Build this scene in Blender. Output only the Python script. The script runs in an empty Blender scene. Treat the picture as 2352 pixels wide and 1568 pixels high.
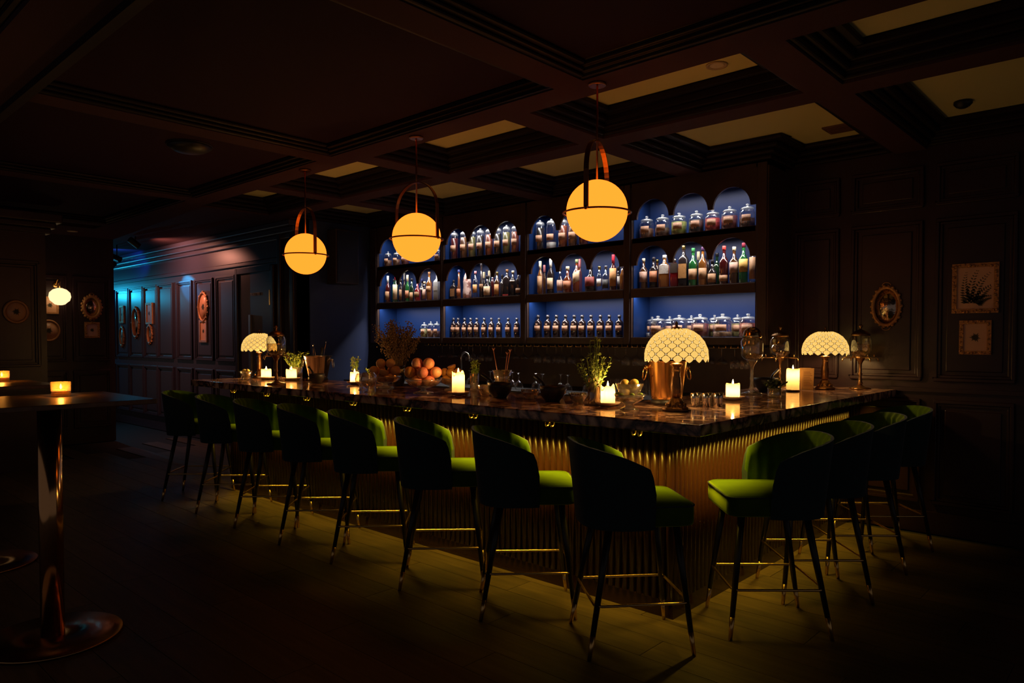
import bpy, bmesh, math, random
from mathutils import Vector, Matrix
R = math.radians
random.seed(7)
scene = bpy.context.scene
col = scene.collection
PI = math.pi

# ---------------------------------------------------------------- camera, world, exposure
EYE = 1.45
cam_d = bpy.data.cameras.new('camera'); cam = bpy.data.objects.new('camera', cam_d); col.objects.link(cam)
cam_d.sensor_width = 36.0
cam_d.lens = 1649.0 / 2352.0 * 36.0
cam_d.shift_y = 40.0 / 2352.0
cam.location = (0, 0, EYE)
cam.rotation_euler = (R(90 - 1.6), 0, R(42.609))
cam_d.clip_start = 0.05
scene.camera = cam
world = bpy.data.worlds.new('world'); scene.world = world; world.use_nodes = True
world.node_tree.nodes['Background'].inputs[0].default_value = (1.0, 0.80, 0.76, 1)
world.node_tree.nodes['Background'].inputs[1].default_value = 0.055
scene.view_settings.view_transform = 'Standard'
scene.view_settings.look = 'None'
scene.view_settings.gamma = 1.0
scene.view_settings.use_curve_mapping = False
scene.view_settings.exposure = 0.0
cy = scene.cycles
cy.max_bounces = 7; cy.diffuse_bounces = 3; cy.glossy_bounces = 4; cy.transmission_bounces = 4; cy.transparent_max_bounces = 14
cy.caustics_reflective = False; cy.caustics_refractive = False
cy.use_adaptive_sampling = True; cy.adaptive_threshold = 0.03

# light levels (watts) of the lamps built further down
CANDLE_W = 2.1
CANDLE_CORE_W = 1.0
TABLE_LAMP_W = 10.0
COUNTER_LED_W = 25.0
SHELF_LED_W = 5.2
GLOBE_COL = (1.9, 0.45, 0.035)
GLOBE_S = 1.0

# ---------------------------------------------------------------- materials
MATS = {}
def nodes_of(m):
    nt = m.node_tree; return nt, nt.nodes, nt.links
def mat(name, color, rough=0.5, metal=0.0, emit=None, es=0.0, spec=0.5, noise=None, bump=None, sheen=None, coat=0.0, trans=None):
    """noise=(scale, second colour, low, high); bump=(scale, strength)"""
    if name in MATS: return MATS[name]
    m = bpy.data.materials.new(name); m.use_nodes = True
    nt, N, L = nodes_of(m); b = N['Principled BSDF']
    b.inputs['Base Color'].default_value = (*color, 1)
    b.inputs['Roughness'].default_value = rough
    b.inputs['Metallic'].default_value = metal
    b.inputs['Specular IOR Level'].default_value = spec
    if coat: b.inputs['Coat Weight'].default_value = coat; b.inputs['Coat Roughness'].default_value = 0.08
    if sheen: b.inputs['Sheen Weight'].default_value = sheen[0]; b.inputs['Sheen Tint'].default_value = (*sheen[1], 1); b.inputs['Sheen Roughness'].default_value = 0.4
    if emit: b.inputs['Emission Color'].default_value = (*emit, 1); b.inputs['Emission Strength'].default_value = es
    tc = None
    if noise or bump: tc = N.new('ShaderNodeTexCoord')
    if noise:
        n = N.new('ShaderNodeTexNoise'); n.inputs['Scale'].default_value = noise[0]; n.inputs['Detail'].default_value = 4
        L.new(tc.outputs['Object'], n.inputs['Vector'])
        r = N.new('ShaderNodeValToRGB'); r.color_ramp.elements[0].position = noise[2]; r.color_ramp.elements[1].position = noise[3]
        r.color_ramp.elements[0].color = (*color, 1); r.color_ramp.elements[1].color = (*noise[1], 1)
        L.new(n.outputs['Fac'], r.inputs['Fac']); L.new(r.outputs['Color'], b.inputs['Base Color'])
    if bump:
        n = N.new('ShaderNodeTexNoise'); n.inputs['Scale'].default_value = bump[0]; n.inputs['Detail'].default_value = 3
        L.new(tc.outputs['Object'], n.inputs['Vector'])
        bp = N.new('ShaderNodeBump'); bp.inputs['Strength'].default_value = bump[1]; bp.inputs['Distance'].default_value = 0.01
        L.new(n.outputs['Fac'], bp.inputs['Height']); L.new(bp.outputs['Normal'], b.inputs['Normal'])
    MATS[name] = m
    return m
def glass(name, tint=(1, 1, 1), rough=0.03, facing=0.35, base=0.06, diffuse=0.0, dcol=None):
    """thin glass: tinted see-through plus a mirror film that strengthens towards the rim"""
    if name in MATS: return MATS[name]
    m = bpy.data.materials.new(name); m.use_nodes = True
    nt, N, L = nodes_of(m); N.clear()
    out = N.new('ShaderNodeOutputMaterial'); mix = N.new('ShaderNodeMixShader')
    tr = N.new('ShaderNodeBsdfTransparent'); tr.inputs[0].default_value = (*tint, 1)
    gl = N.new('ShaderNodeBsdfGlossy'); gl.inputs['Roughness'].default_value = rough; gl.inputs['Color'].default_value = (1, 1, 1, 1)
    lw = N.new('ShaderNodeLayerWeight'); lw.inputs['Blend'].default_value = facing
    ma = N.new('ShaderNodeMath'); ma.operation = 'MULTIPLY_ADD'; ma.inputs[1].default_value = 0.75; ma.inputs[2].default_value = base
    ma.use_clamp = True
    L.new(lw.outputs['Facing'], ma.inputs[0]); L.new(ma.outputs[0], mix.inputs[0])
    src = tr
    if diffuse:
        d = N.new('ShaderNodeBsdfDiffuse'); d.inputs[0].default_value = (*(dcol or tint), 1)
        t2 = N.new('ShaderNodeBsdfTranslucent'); t2.inputs[0].default_value = (*(dcol or tint), 1)
        md = N.new('ShaderNodeMixShader'); md.inputs[0].default_value = 0.5
        L.new(d.outputs[0], md.inputs[1]); L.new(t2.outputs[0], md.inputs[2])
        m1 = N.new('ShaderNodeMixShader'); m1.inputs[0].default_value = diffuse
        L.new(tr.outputs[0], m1.inputs[1]); L.new(md.outputs[0], m1.inputs[2]); src = m1
    L.new(src.outputs[0], mix.inputs[1]); L.new(gl.outputs[0], mix.inputs[2]); L.new(mix.outputs[0], out.inputs[0])
    MATS[name] = m
    return m
def bottle_glass(color, clear=0.35):
    k = 'bottle glass %.2f %.2f %.2f %.2f' % (*color, clear)
    return glass(k, tuple(min(1, c * 1.0 + 0.0) for c in color), rough=0.04, facing=0.45, base=0.05, diffuse=1 - clear, dcol=tuple(c * 0.8 for c in color))
def emitter(name, color, s):
    if name in MATS: return MATS[name]
    m = bpy.data.materials.new(name); m.use_nodes = True
    nt, N, L = nodes_of(m); N.clear()
    out = N.new('ShaderNodeOutputMaterial'); e = N.new('ShaderNodeEmission')
    e.inputs[0].default_value = (*color, 1); e.inputs[1].default_value = s
    L.new(e.outputs[0], out.inputs[0]); MATS[name] = m
    return m
def wax_mat():
    if 'wax' in MATS: return MATS['wax']
    m = bpy.data.materials.new('wax'); m.use_nodes = True
    nt, N, L = nodes_of(m); N.clear()
    out = N.new('ShaderNodeOutputMaterial'); mix = N.new('ShaderNodeMixShader'); mix.inputs[0].default_value = 0.62
    d = N.new('ShaderNodeBsdfDiffuse'); d.inputs[0].default_value = (0.85, 0.68, 0.42, 1)
    t = N.new('ShaderNodeBsdfTranslucent'); t.inputs[0].default_value = (0.95, 0.66, 0.30, 1)
    L.new(d.outputs[0], mix.inputs[1]); L.new(t.outputs[0], mix.inputs[2]); L.new(mix.outputs[0], out.inputs[0])
    MATS['wax'] = m
    return m
def marble_mat():
    m = bpy.data.materials.new('brown marble'); m.use_nodes = True
    nt, N, L = nodes_of(m); b = N['Principled BSDF']
    tc = N.new('ShaderNodeTexCoord')
    n1 = N.new('ShaderNodeTexNoise'); n1.inputs['Scale'].default_value = 2.6; n1.inputs['Detail'].default_value = 7; n1.inputs['Distortion'].default_value = 1.6
    v = N.new('ShaderNodeTexVoronoi'); v.feature = 'DISTANCE_TO_EDGE'; v.inputs['Scale'].default_value = 8
    mx = N.new('ShaderNodeVectorMath'); mx.operation = 'ADD'
    L.new(tc.outputs['Object'], n1.inputs['Vector'])
    sc = N.new('ShaderNodeVectorMath'); sc.operation = 'SCALE'; sc.inputs['Scale'].default_value = 0.35
    L.new(n1.outputs['Color'], sc.inputs[0]); L.new(tc.outputs['Object'], mx.inputs[0]); L.new(sc.outputs[0], mx.inputs[1]); L.new(mx.outputs[0], v.inputs['Vector'])
    r = N.new('ShaderNodeValToRGB'); e = r.color_ramp.elements
    e[0].position = 0.0; e[0].color = (0.03, 0.018, 0.016, 1); e[1].position = 0.30; e[1].color = (0.90, 0.60, 0.42, 1)
    k = r.color_ramp.elements.new(0.10); k.color = (0.30, 0.16, 0.12, 1)
    k = r.color_ramp.elements.new(0.18); k.color = (0.66, 0.38, 0.26, 1)
    L.new(v.outputs['Distance'], r.inputs['Fac'])
    n2 = N.new('ShaderNodeTexNoise'); n2.inputs['Scale'].default_value = 3.5; n2.inputs['Detail'].default_value = 5; L.new(mx.outputs[0], n2.inputs['Vector'])
    r2 = N.new('ShaderNodeValToRGB'); r2.color_ramp.elements[0].position = 0.42; r2.color_ramp.elements[1].position = 0.62
    r2.color_ramp.elements[0].color = (0.58, 0.48, 0.44, 1); r2.color_ramp.elements[1].color = (1, 0.95, 0.9, 1)
    L.new(n2.outputs['Fac'], r2.inputs['Fac'])
    mm = N.new('ShaderNodeMixRGB'); mm.blend_type = 'MULTIPLY'; mm.inputs[0].default_value = 1
    L.new(r.outputs['Color'], mm.inputs[1]); L.new(r2.outputs['Color'], mm.inputs[2]); L.new(mm.outputs[0], b.inputs['Base Color'])
    b.inputs['Roughness'].default_value = 0.09
    return m
def wood_mat(name, c1, c2, rough, stretch=(0.6, 8, 8), bump=0.15, spec=0.4):
    m = bpy.data.materials.new(name); m.use_nodes = True
    nt, N, L = nodes_of(m); b = N['Principled BSDF']
    tc = N.new('ShaderNodeTexCoord'); mp = N.new('ShaderNodeMapping'); mp.inputs['Scale'].default_value = stretch
    oi = N.new('ShaderNodeObjectInfo'); ad = N.new('ShaderNodeVectorMath'); ad.operation = 'ADD'
    cb = N.new('ShaderNodeCombineXYZ'); ml = N.new('ShaderNodeMath'); ml.operation = 'MULTIPLY'; ml.inputs[1].default_value = 40
    L.new(oi.outputs['Random'], ml.inputs[0]); L.new(ml.outputs[0], cb.inputs[0]); L.new(ml.outputs[0], cb.inputs[1])
    L.new(tc.outputs['Object'], ad.inputs[0]); L.new(cb.outputs[0], ad.inputs[1]); L.new(ad.outputs[0], mp.inputs['Vector'])
    n = N.new('ShaderNodeTexNoise'); n.inputs['Scale'].default_value = 3; n.inputs['Detail'].default_value = 6; n.inputs['Distortion'].default_value = 0.8
    L.new(mp.outputs[0], n.inputs['Vector'])
    r = N.new('ShaderNodeValToRGB'); r.color_ramp.elements[0].color = (*c1, 1); r.color_ramp.elements[1].color = (*c2, 1)
    r.color_ramp.elements[0].position = 0.3; r.color_ramp.elements[1].position = 0.72
    L.new(n.outputs['Fac'], r.inputs['Fac'])
    hs = N.new('ShaderNodeHueSaturation'); mr = N.new('ShaderNodeMapRange'); mr.inputs['To Min'].default_value = 0.8; mr.inputs['To Max'].default_value = 1.2
    L.new(oi.outputs['Random'], mr.inputs['Value']); L.new(mr.outputs[0], hs.inputs['Value']); L.new(r.outputs['Color'], hs.inputs['Color']); L.new(hs.outputs[0], b.inputs['Base Color'])
    bp = N.new('ShaderNodeBump'); bp.inputs['Strength'].default_value = bump; bp.inputs['Distance'].default_value = 0.004
    L.new(n.outputs['Fac'], bp.inputs['Height']); L.new(bp.outputs['Normal'], b.inputs['Normal'])
    b.inputs['Roughness'].default_value = rough; b.inputs['Specular IOR Level'].default_value = spec
    return m

M_WALL = mat('dark lacquered panelling', (0.023, 0.0090, 0.013), 0.36, noise=(3, (0.029, 0.011, 0.016), 0.35, 0.7))
M_NAVY = mat('navy wall paint', (0.030, 0.046, 0.12), 0.5)
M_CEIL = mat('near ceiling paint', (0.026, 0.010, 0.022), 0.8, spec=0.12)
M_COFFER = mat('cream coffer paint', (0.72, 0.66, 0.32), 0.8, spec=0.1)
M_BEAM = mat('beam paint', (0.062, 0.030, 0.036), 0.8, spec=0.12)
M_MOULD = mat('moulding paint', (0.014, 0.008, 0.010), 0.55, spec=0.25)
M_SHELF = mat('shelf wood', (0.040, 0.022, 0.018), 0.4, noise=(6, (0.055, 0.030, 0.022), 0.35, 0.7))
M_BLUE = mat('blue shelf back', (0.0055, 0.022, 0.098), 0.40, spec=0.3)
M_PLANK = wood_mat('floor oak', (0.050, 0.034, 0.016), (0.105, 0.070, 0.030), 0.50)
M_SUBFLOOR = mat('floor joint', (0.01, 0.008, 0.006), 0.8)
M_MARBLE = marble_mat()
M_RIB = mat('bronze rib', (0.055, 0.020, 0.010), 0.24, metal=0.0, coat=0.12, spec=0.35)
M_KICK = mat('dark plinth', (0.03, 0.012, 0.009), 0.15)
M_BRASS = mat('brass', (0.82, 0.54, 0.20), 0.26, metal=1)
M_BRONZE = mat('aged bronze', (0.30, 0.16, 0.07), 0.38, metal=1, bump=(60, 0.4))
M_STEEL = mat('polished steel', (0.78, 0.74, 0.70), 0.20, metal=1)
M_COPPER = mat('copper strap', (0.42, 0.16, 0.06), 0.3, metal=1)
M_GOLDST = mat('brushed gold steel', (0.85, 0.55, 0.22), 0.2, metal=1)
M_VELVET = mat('green velvet', (0.036, 0.078, 0.004), 0.8, spec=0.05, sheen=(1.0, (0.58, 0.86, 0.05)), noise=(14, (0.054, 0.105, 0.006), 0.35, 0.75))
M_VELBACK = mat('dark green velvet', (0.026, 0.046, 0.052), 0.85, spec=0.12, sheen=(0.5, (0.35, 0.40, 0.55)))
M_LEG = mat('black lacquer', (0.010, 0.009, 0.009), 0.35)
M_BLACK = mat('matt black', (0.012, 0.011, 0.011), 0.45)
M_GLASS = glass('clear glass')
M_GLASSD = glass('dim clear glass', (0.90, 0.92, 0.92), base=0.03, facing=0.3)
M_CUT = glass('cut glass', (0.97, 0.93, 0.86), rough=0.10, facing=0.55, base=0.14, diffuse=0.22, dcol=(0.9, 0.78, 0.55))
M_FROST = glass('jar lid glass', (0.9, 0.93, 0.97), rough=0.15, facing=0.5, base=0.15, diffuse=0.45, dcol=(0.85, 0.9, 0.95))
M_PAPER = mat('jar paper label', (0.46, 0.25, 0.15), 0.7, noise=(40, (0.38, 0.20, 0.12), 0.5, 0.62))
M_CERAMIC = mat('cream ceramic', (0.72, 0.55, 0.38), 0.35)
M_WOODTOP = wood_mat('table wood', (0.10, 0.055, 0.03), (0.19, 0.11, 0.055), 0.32, (1, 6, 6))
M_TABLEMETAL = mat('bronze table metal', (0.75, 0.42, 0.18), 0.14, metal=1)
M_GOLDFRAME = mat('gilt frame', (0.60, 0.29, 0.11), 0.35, metal=0.35, bump=(120, 0.6))
M_GREENERY = mat('herb green', (0.14, 0.24, 0.03), 0.6, noise=(30, (0.30, 0.33, 0.05), 0.4, 0.7))
M_DRIED = mat('dried flower', (0.26, 0.19, 0.07), 0.8, noise=(50, (0.40, 0.25, 0.13), 0.4, 0.65))

# ---------------------------------------------------------------- mesh helpers
class MB:
    def __init__(s): s.v = []; s.f = []; s.sm = []
    def add(s, v, f, smooth=False):
        o = len(s.v); s.v += [tuple(p) for p in v]; s.f += [[i + o for i in q] for q in f]; s.sm += [smooth] * len(f); return s
    def box(s, x0, x1, y0, y1, z0, z1):
        v = [(x0, y0, z0), (x1, y0, z0), (x1, y1, z0), (x0, y1, z0), (x0, y0, z1), (x1, y0, z1), (x1, y1, z1), (x0, y1, z1)]
        return s.add(v, [(0, 3, 2, 1), (4, 5, 6, 7), (0, 1, 5, 4), (1, 2, 6, 5), (2, 3, 7, 6), (3, 0, 4, 7)])
    def lathe(s, prof, seg=24, c=(0, 0, 0), caps=True, sq=None, a0=0.0, sx=1.0, sy=1.0, flute=None):
        """prof: (r, z) or (r, z, squareness exponent)"""
        v = []; f = []; n = len(prof)
        for p in prof:
            r, z = p[0], p[1]; e = p[2] if len(p) > 2 else 2
            for k in range(seg):
                a = a0 + 2 * PI * k / seg; cc, ss = math.cos(a), math.sin(a); q = r
                if e != 2: q = r * (abs(cc) ** e + abs(ss) ** e) ** (-1.0 / e)
                if flute: q *= 1 + flute[1] * math.cos(flute[0] * a)
                v.append((c[0] + q * cc * sx, c[1] + q * ss * sy, c[2] + z))
        for i in range(n - 1):
            for k in range(seg):
                k2 = (k + 1) % seg
                f.append((i * seg + k, i * seg + k2, (i + 1) * seg + k2, (i + 1) * seg + k))
        s.add(v, f, True)
        if caps:
            b = len(s.v) - len(v)
            if prof[0][0] > 1e-5: s.f.append([b + k for k in reversed(range(seg))]); s.sm.append(False)
            if prof[-1][0] > 1e-5: s.f.append([b + (n - 1) * seg + k for k in range(seg)]); s.sm.append(False)
        return s
    def tube(s, pts, r, seg=8, closed=False, caps=True):
        pts = [Vector(p) for p in pts]; n = len(pts); v = []; f = []
        rr = r if isinstance(r, (list, tuple)) else [r] * n
        prev = None
        for i, p in enumerate(pts):
            t = (pts[(i + 1) % n] - pts[i - 1]) if closed else (pts[min(i + 1, n - 1)] - pts[max(i - 1, 0)])
            t.normalize()
            if prev is None:
                a = Vector((0, 0, 1)) if abs(t.z) < 0.9 else Vector((1, 0, 0)); u = t.cross(a).normalized()
            else: u = (prev - t * prev.dot(t)).normalized()
            prev = u; w = t.cross(u)
            for k in range(seg):
                a = 2 * PI * k / seg; v.append(p + u * (rr[i] * math.cos(a)) + w * (rr[i] * math.sin(a)))
        m = n if closed else n - 1
        for i in range(m):
            j = (i + 1) % n
            for k in range(seg):
                k2 = (k + 1) % seg; f.append((i * seg + k, i * seg + k2, j * seg + k2, j * seg + k))
        b = len(s.v); s.add(v, f, True)
        if caps and not closed:
            s.f.append([b + k for k in reversed(range(seg))]); s.sm.append(False)
            s.f.append([b + (n - 1) * seg + k for k in range(seg)]); s.sm.append(False)
        return s
    def ball(s, c, r, seg=12, rings=8, sz=1.0):
        v = []; f = []
        for i in range(rings + 1):
            t = PI * i / rings
            for k in range(seg):
                a = 2 * PI * k / seg; v.append((c[0] + r * math.sin(t) * math.cos(a), c[1] + r * math.sin(t) * math.sin(a), c[2] - r * sz * math.cos(t)))
        for i in range(rings):
            for k in range(seg):
                k2 = (k + 1) % seg; f.append((i * seg + k, i * seg + k2, (i + 1) * seg + k2, (i + 1) * seg + k))
        return s.add(v, f, True)
    def prism(s, poly, y0, y1, plane='xz'):
        n = len(poly)
        P = (lambda a, b, d: (a, d, b)) if plane == 'xz' else (lambda a, b, d: (a, b, d)) if plane == 'xy' else (lambda a, b, d: (d, a, b))
        v = [P(a, b, y0) for a, b in poly] + [P(a, b, y1) for a, b in poly]
        f = [tuple(range(n)), tuple(range(2 * n - 1, n - 1, -1))] + [(i, i + n, (i + 1) % n + n, (i + 1) % n) for i in range(n)]
        return s.add(v, f)
    def mesh(s, name, m):
        me = bpy.data.meshes.new(name); me.from_pydata(s.v, [], s.f); me.polygons.foreach_set('use_smooth', s.sm)
        bm = bmesh.new(); bm.from_mesh(me); bmesh.ops.remove_doubles(bm, verts=bm.verts, dist=1e-6); bmesh.ops.recalc_face_normals(bm, faces=bm.faces); bm.to_mesh(me); bm.free()
        me.materials.append(m); return me
    def obj(s, name, m, parent=None, loc=(0, 0, 0), rz=0.0):
        return link(name, s.mesh(name, m), parent, loc, rz)
def link(name, me, parent=None, loc=(0, 0, 0), rz=0.0):
    o = bpy.data.objects.new(name, me); col.objects.link(o); o.location = loc; o.rotation_euler = (0, 0, rz)
    if parent: o.parent = parent
    return o
def tag(o, label=None, cat=None, group=None, kind=None):
    if label: o['label'] = label
    if cat: o['category'] = cat
    if group: o['group'] = group
    if kind: o['kind'] = kind
    return o
def thing(name, label, cat, loc=(0, 0, 0), rz=0.0, group=None):
    o = bpy.data.objects.new(name, None); col.objects.link(o); o.location = loc; o.rotation_euler = (0, 0, rz)
    o.empty_display_size = 0.1
    return tag(o, label, cat, group)
def copy_tree(o, parent=None, loc=None, rz=None):
    c = o.copy(); col.objects.link(c); c.parent = parent
    if loc is not None: c.location = loc
    if rz is not None: c.rotation_euler = (0, 0, rz)
    for ch in list(o.children): copy_tree(ch, c)
    return c
def bevel(o, w, seg=2):
    b = o.modifiers.new('bevel', 'BEVEL'); b.width = w; b.segments = seg; b.limit_method = 'ANGLE'; b.angle_limit = R(40)
    return o
def light(name, kind, loc, W, color, parent=None, rot=None, **kw):
    d = bpy.data.lights.new(name, kind); d.energy = W; d.color = color
    for k, v in kw.items(): setattr(d, k, v)
    o = bpy.data.objects.new(name, d); col.objects.link(o); o.location = loc
    if rot: o.rotation_euler = rot
    if parent: o.parent = parent
    return o
ORD = ['first', 'second', 'third', 'fourth', 'fifth', 'sixth', 'seventh', 'eighth', 'ninth', 'tenth', 'eleventh', 'twelfth', 'thirteenth', 'fourteenth', 'fifteenth', 'sixteenth', 'seventeenth', 'eighteenth', 'nineteenth', 'twentieth', 'twenty-first', 'twenty-second', 'twenty-third', 'twenty-fourth', 'twenty-fifth', 'twenty-sixth', 'twenty-seventh', 'twenty-eighth', 'twenty-ninth', 'thirtieth', 'thirty-first', 'thirty-second', 'thirty-third', 'thirty-fourth', 'thirty-fifth', 'thirty-sixth']

# ---------------------------------------------------------------- floor
WALL_Y = 6.05          # right wall and the wall behind the bottle shelves
SH_Y = 5.60            # face of the bottle shelves
fl = tag(MB().box(-18, 2.5, -2.0, 7.0, -0.12, -0.012).obj('floor', M_SUBFLOOR), 'dark oak plank floor', kind='structure')
plank = MB().box(0.0, 1.797, 0.0, 0.207, -0.012, 0.0).mesh('plank', M_PLANK)
npl = 0
for j in range(35):
    y = -1.2 + j * 0.21
    off = (j * 0.77) % 1.8
    for i in range(12):
        x = -11.0 + off + i * 1.8
        if x > 1.0 or npl >= 299: continue
        if y > 3.45 and -7.6 < x and x + 1.8 < -2.35: continue      # under the bar
        if y > 4.45 and x + 1.8 < -2.3: continue
        if y + 0.207 > WALL_Y: continue
        link('plank', plank, fl, (x, y, 0)); npl += 1

# ---------------------------------------------------------------- ceiling
ce = tag(MB().box(-18, 2.5, -2.0, 7.0, 3.16, 3.26).obj('ceiling', M_CEIL), 'dark coffered ceiling', kind='structure')
BZ = 2.86
def beam(x0, x1, y0, y1, z0=BZ, z1=3.16):
    return MB().box(x0, x1, y0, y1, z0, z1).obj('beam', M_BEAM, ce)
BX = [0.13, -1.48, -3.09, -4.70, -6.31, -7.92]
BW = 0.105
def coffer(x0, x1, y0, y1, zp, steps, pm):
    MB().box(x0, x1, y0, y1, zp, zp + 0.03).obj('coffer_panel', pm, ce)
    # stepped crown moulding running round the coffer
    for k, (w, za, zb) in enumerate(steps):
        m = MB()
        m.box(x0, x1, y0, y0 + w, za, zb); m.box(x0, x1, y1 - w, y1, za, zb)
        m.box(x0, x0 + w, y0 + w, y1 - w, za, zb); m.box(x1 - w, x1, y0 + w, y1 - w, za, zb)
        bevel(m.obj('moulding', M_MOULD, ce), 0.012, 2)
beam(-10.2, 2.4, 3.18, 3.405)
beam(-7.65, 2.4, 4.20, 4.41)
STEPS = [(0.030, 2.875, 2.91), (0.065, 2.91, 2.945), (0.105, 2.945, 2.985), (0.165, 2.985, 3.02)]
for i, x in enumerate(BX):
    if x > -7.6:
        beam(x - BW, x + BW, 3.405, 4.20); beam(x - BW, x + BW, 4.41, WALL_Y)
for i in range(len(BX) - 1):
    x1, x0 = BX[i] - BW, max(BX[i + 1] + BW, -7.62)
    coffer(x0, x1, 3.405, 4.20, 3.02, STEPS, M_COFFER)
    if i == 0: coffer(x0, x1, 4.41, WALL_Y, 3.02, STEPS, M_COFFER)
    elif i == 1:
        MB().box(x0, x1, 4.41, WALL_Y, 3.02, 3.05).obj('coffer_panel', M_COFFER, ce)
        for (w, za, zb) in STEPS:
            m = MB(); m.box(x0, x1, 4.41, 4.41 + w, za, zb); m.box(x1 - w, x1, 4.41 + w, WALL_Y, za, zb); m.box(x0, x0 + w, 4.41 + w, SH_Y, za, zb)
            m.box(x0 + w, -2.38 + w, SH_Y - w, SH_Y, za, zb); m.box(-2.38, -2.38 + w, SH_Y, WALL_Y, za, zb); m.box(-2.38 + w, x1 - w, WALL_Y - w, WALL_Y, za, zb)
            bevel(m.obj('moulding', M_MOULD, ce), 0.012, 2)
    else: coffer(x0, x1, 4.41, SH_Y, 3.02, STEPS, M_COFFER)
# nearer, shallower coffers over the room
NX = [2.35, -0.06, -2.50, -4.93, -7.36, -9.80]
beam(-10.2, 2.4, 0.86, 1.12, 2.84)
NST = [(0.03, 2.865, 2.885), (0.055, 2.885, 2.905), (0.085, 2.905, 2.93)]
for x in NX: beam(x - 0.10, x + 0.10, 1.12, 3.18); beam(x - 0.10, x + 0.10, -1.9, 0.86)
for i in range(len(NX) - 1):
    coffer(NX[i + 1] + 0.10, NX[i] - 0.10, 1.12, 3.18, 2.93, NST, M_CEIL)
    coffer(NX[i + 1] + 0.10, NX[i] - 0.10, -1.9, 0.86, 2.93, NST, M_CEIL)
MB().box(-10.2, 2.4, 1.12, 1.17, 2.80, 2.84).obj('moulding', M_MOULD, ce); MB().box(-10.2, 2.4, 1.12, 1.15, 2.84, 2.87).obj('moulding', M_MOULD, ce)
# lower ceiling over the far end and the passage
beam(-18, -10.2, -1.9, 4.6, 2.86); beam(-10.2, -7.65, 3.405, 4.6, 2.86)

# ---------------------------------------------------------------- walls
def panel(parent, u0, u1, z0, z1, plane, at, sgn, w=0.045):
    """raised panel moulding with a proud inner field; plane 'y' faces -y, plane 'x' faces +x"""
    def bx(m, a0, a1, b0, b1, d0, d1):
        if plane == 'y': m.box(a0, a1, min(at - d0, at - d1), max(at - d0, at - d1), b0, b1)
        else: m.box(min(at + d0, at + d1), max(at + d0, at + d1), a0, a1, b0, b1)
    for (i, ww, d) in ((0, w * 0.55, 0.028), (w * 0.55, w * 0.45, 0.016)):
        m = MB(); a0, a1, b0, b1 = u0 + i, u1 - i, z0 + i, z1 - i
        bx(m, a0, a1, b0, b0 + ww, 0, d); bx(m, a0, a1, b1 - ww, b1, 0, d); bx(m, a0, a0 + ww, b0 + ww, b1 - ww, 0, d); bx(m, a1 - ww, a1, b0 + ww, b1 - ww, 0, d)
        bevel(m.obj('panel_moulding', M_WALL, parent), 0.006, 2)
    m = MB(); g = w + 0.03
    bx(m, u0 + g, u1 - g, z0 + g, z1 - g, 0, 0.012)
    bevel(m.obj('panel_field', M_WALL, parent), 0.008, 2)
wr = tag(MB().box(-8.2, 2.4, WALL_Y, WALL_Y + 0.12, 0, 3.16).obj('wall_right', M_WALL), 'dark panelled wall at the end of the bar', kind='structure')
px = [(-2.34, -1.985), (-1.89, -1.385), (-1.30, -0.80), (-0.71, -0.21), (-0.12, 0.38), (0.47, 0.97), (1.06, 1.56), (1.65, 2.15)]
for u0, u1 in px:
    panel(wr, u0, u1, 1.135, 2.335, 'y', WALL_Y, -1)
    panel(wr, u0, u1, 2.43, 2.74, 'y', WALL_Y, -1)
    panel(wr, u0, u1, 0.22, 1.0, 'y', WALL_Y, -1)
MB().box(-2.36, 2.4, WALL_Y - 0.03, WALL_Y, 1.055, 1.085).obj('dado_rail', M_WALL, wr)
tag(MB().box(-2.36, 2.4, WALL_Y - 0.025, WALL_Y, 0, 0.16).obj('baseboard_right', M_WALL), 'dark baseboard along the right wall', kind='structure')
wc = tag(MB().box(-18, -7.65, 4.6, 4.72, 0, 2.9).obj('wall_back', mat('navy panelling', (0.055, 0.050, 0.080), 0.34)), 'dark panelled wall of the passage', kind='structure')
_save = M_WALL; M_WALL = MATS['navy panelling']
cp = [(-16.1, -15.55), (-15.46, -14.9), (-14.8, -14.3), (-14.22, -13.72), (-13.653, -13.083), (-13.044, -12.455), (-12.418, -11.877), (-11.851, -11.272), (-11.13, -10.599), (-10.504, -9.925), (-9.831, -9.269)]
for u0, u1 in cp:
    panel(wc, u0, u1, 1.14, 2.31, 'y', 4.6, -1)
    panel(wc, u0, u1, 0.22, 1.02, 'y', 4.6, -1)
for (za, zb, d) in ((2.40, 2.46, 0.03), (2.66, 2.72, 0.05), (2.72, 2.79, 0.09), (2.79, 2.86, 0.14)):
    bevel(MB().box(-18, -7.66, 4.6 - d, 4.6, za, zb).obj('cornice', M_WALL, wc), 0.012, 2)
M_WALL = _save
# return wall beside the bottle shelves (faces the bar)
wl = tag(MB().box(-7.77, -7.65, 4.6, WALL_Y, 0, 3.16).obj('wall_left', M_NAVY), 'navy blue return wall beside the bottle shelves', kind='structure')
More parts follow.
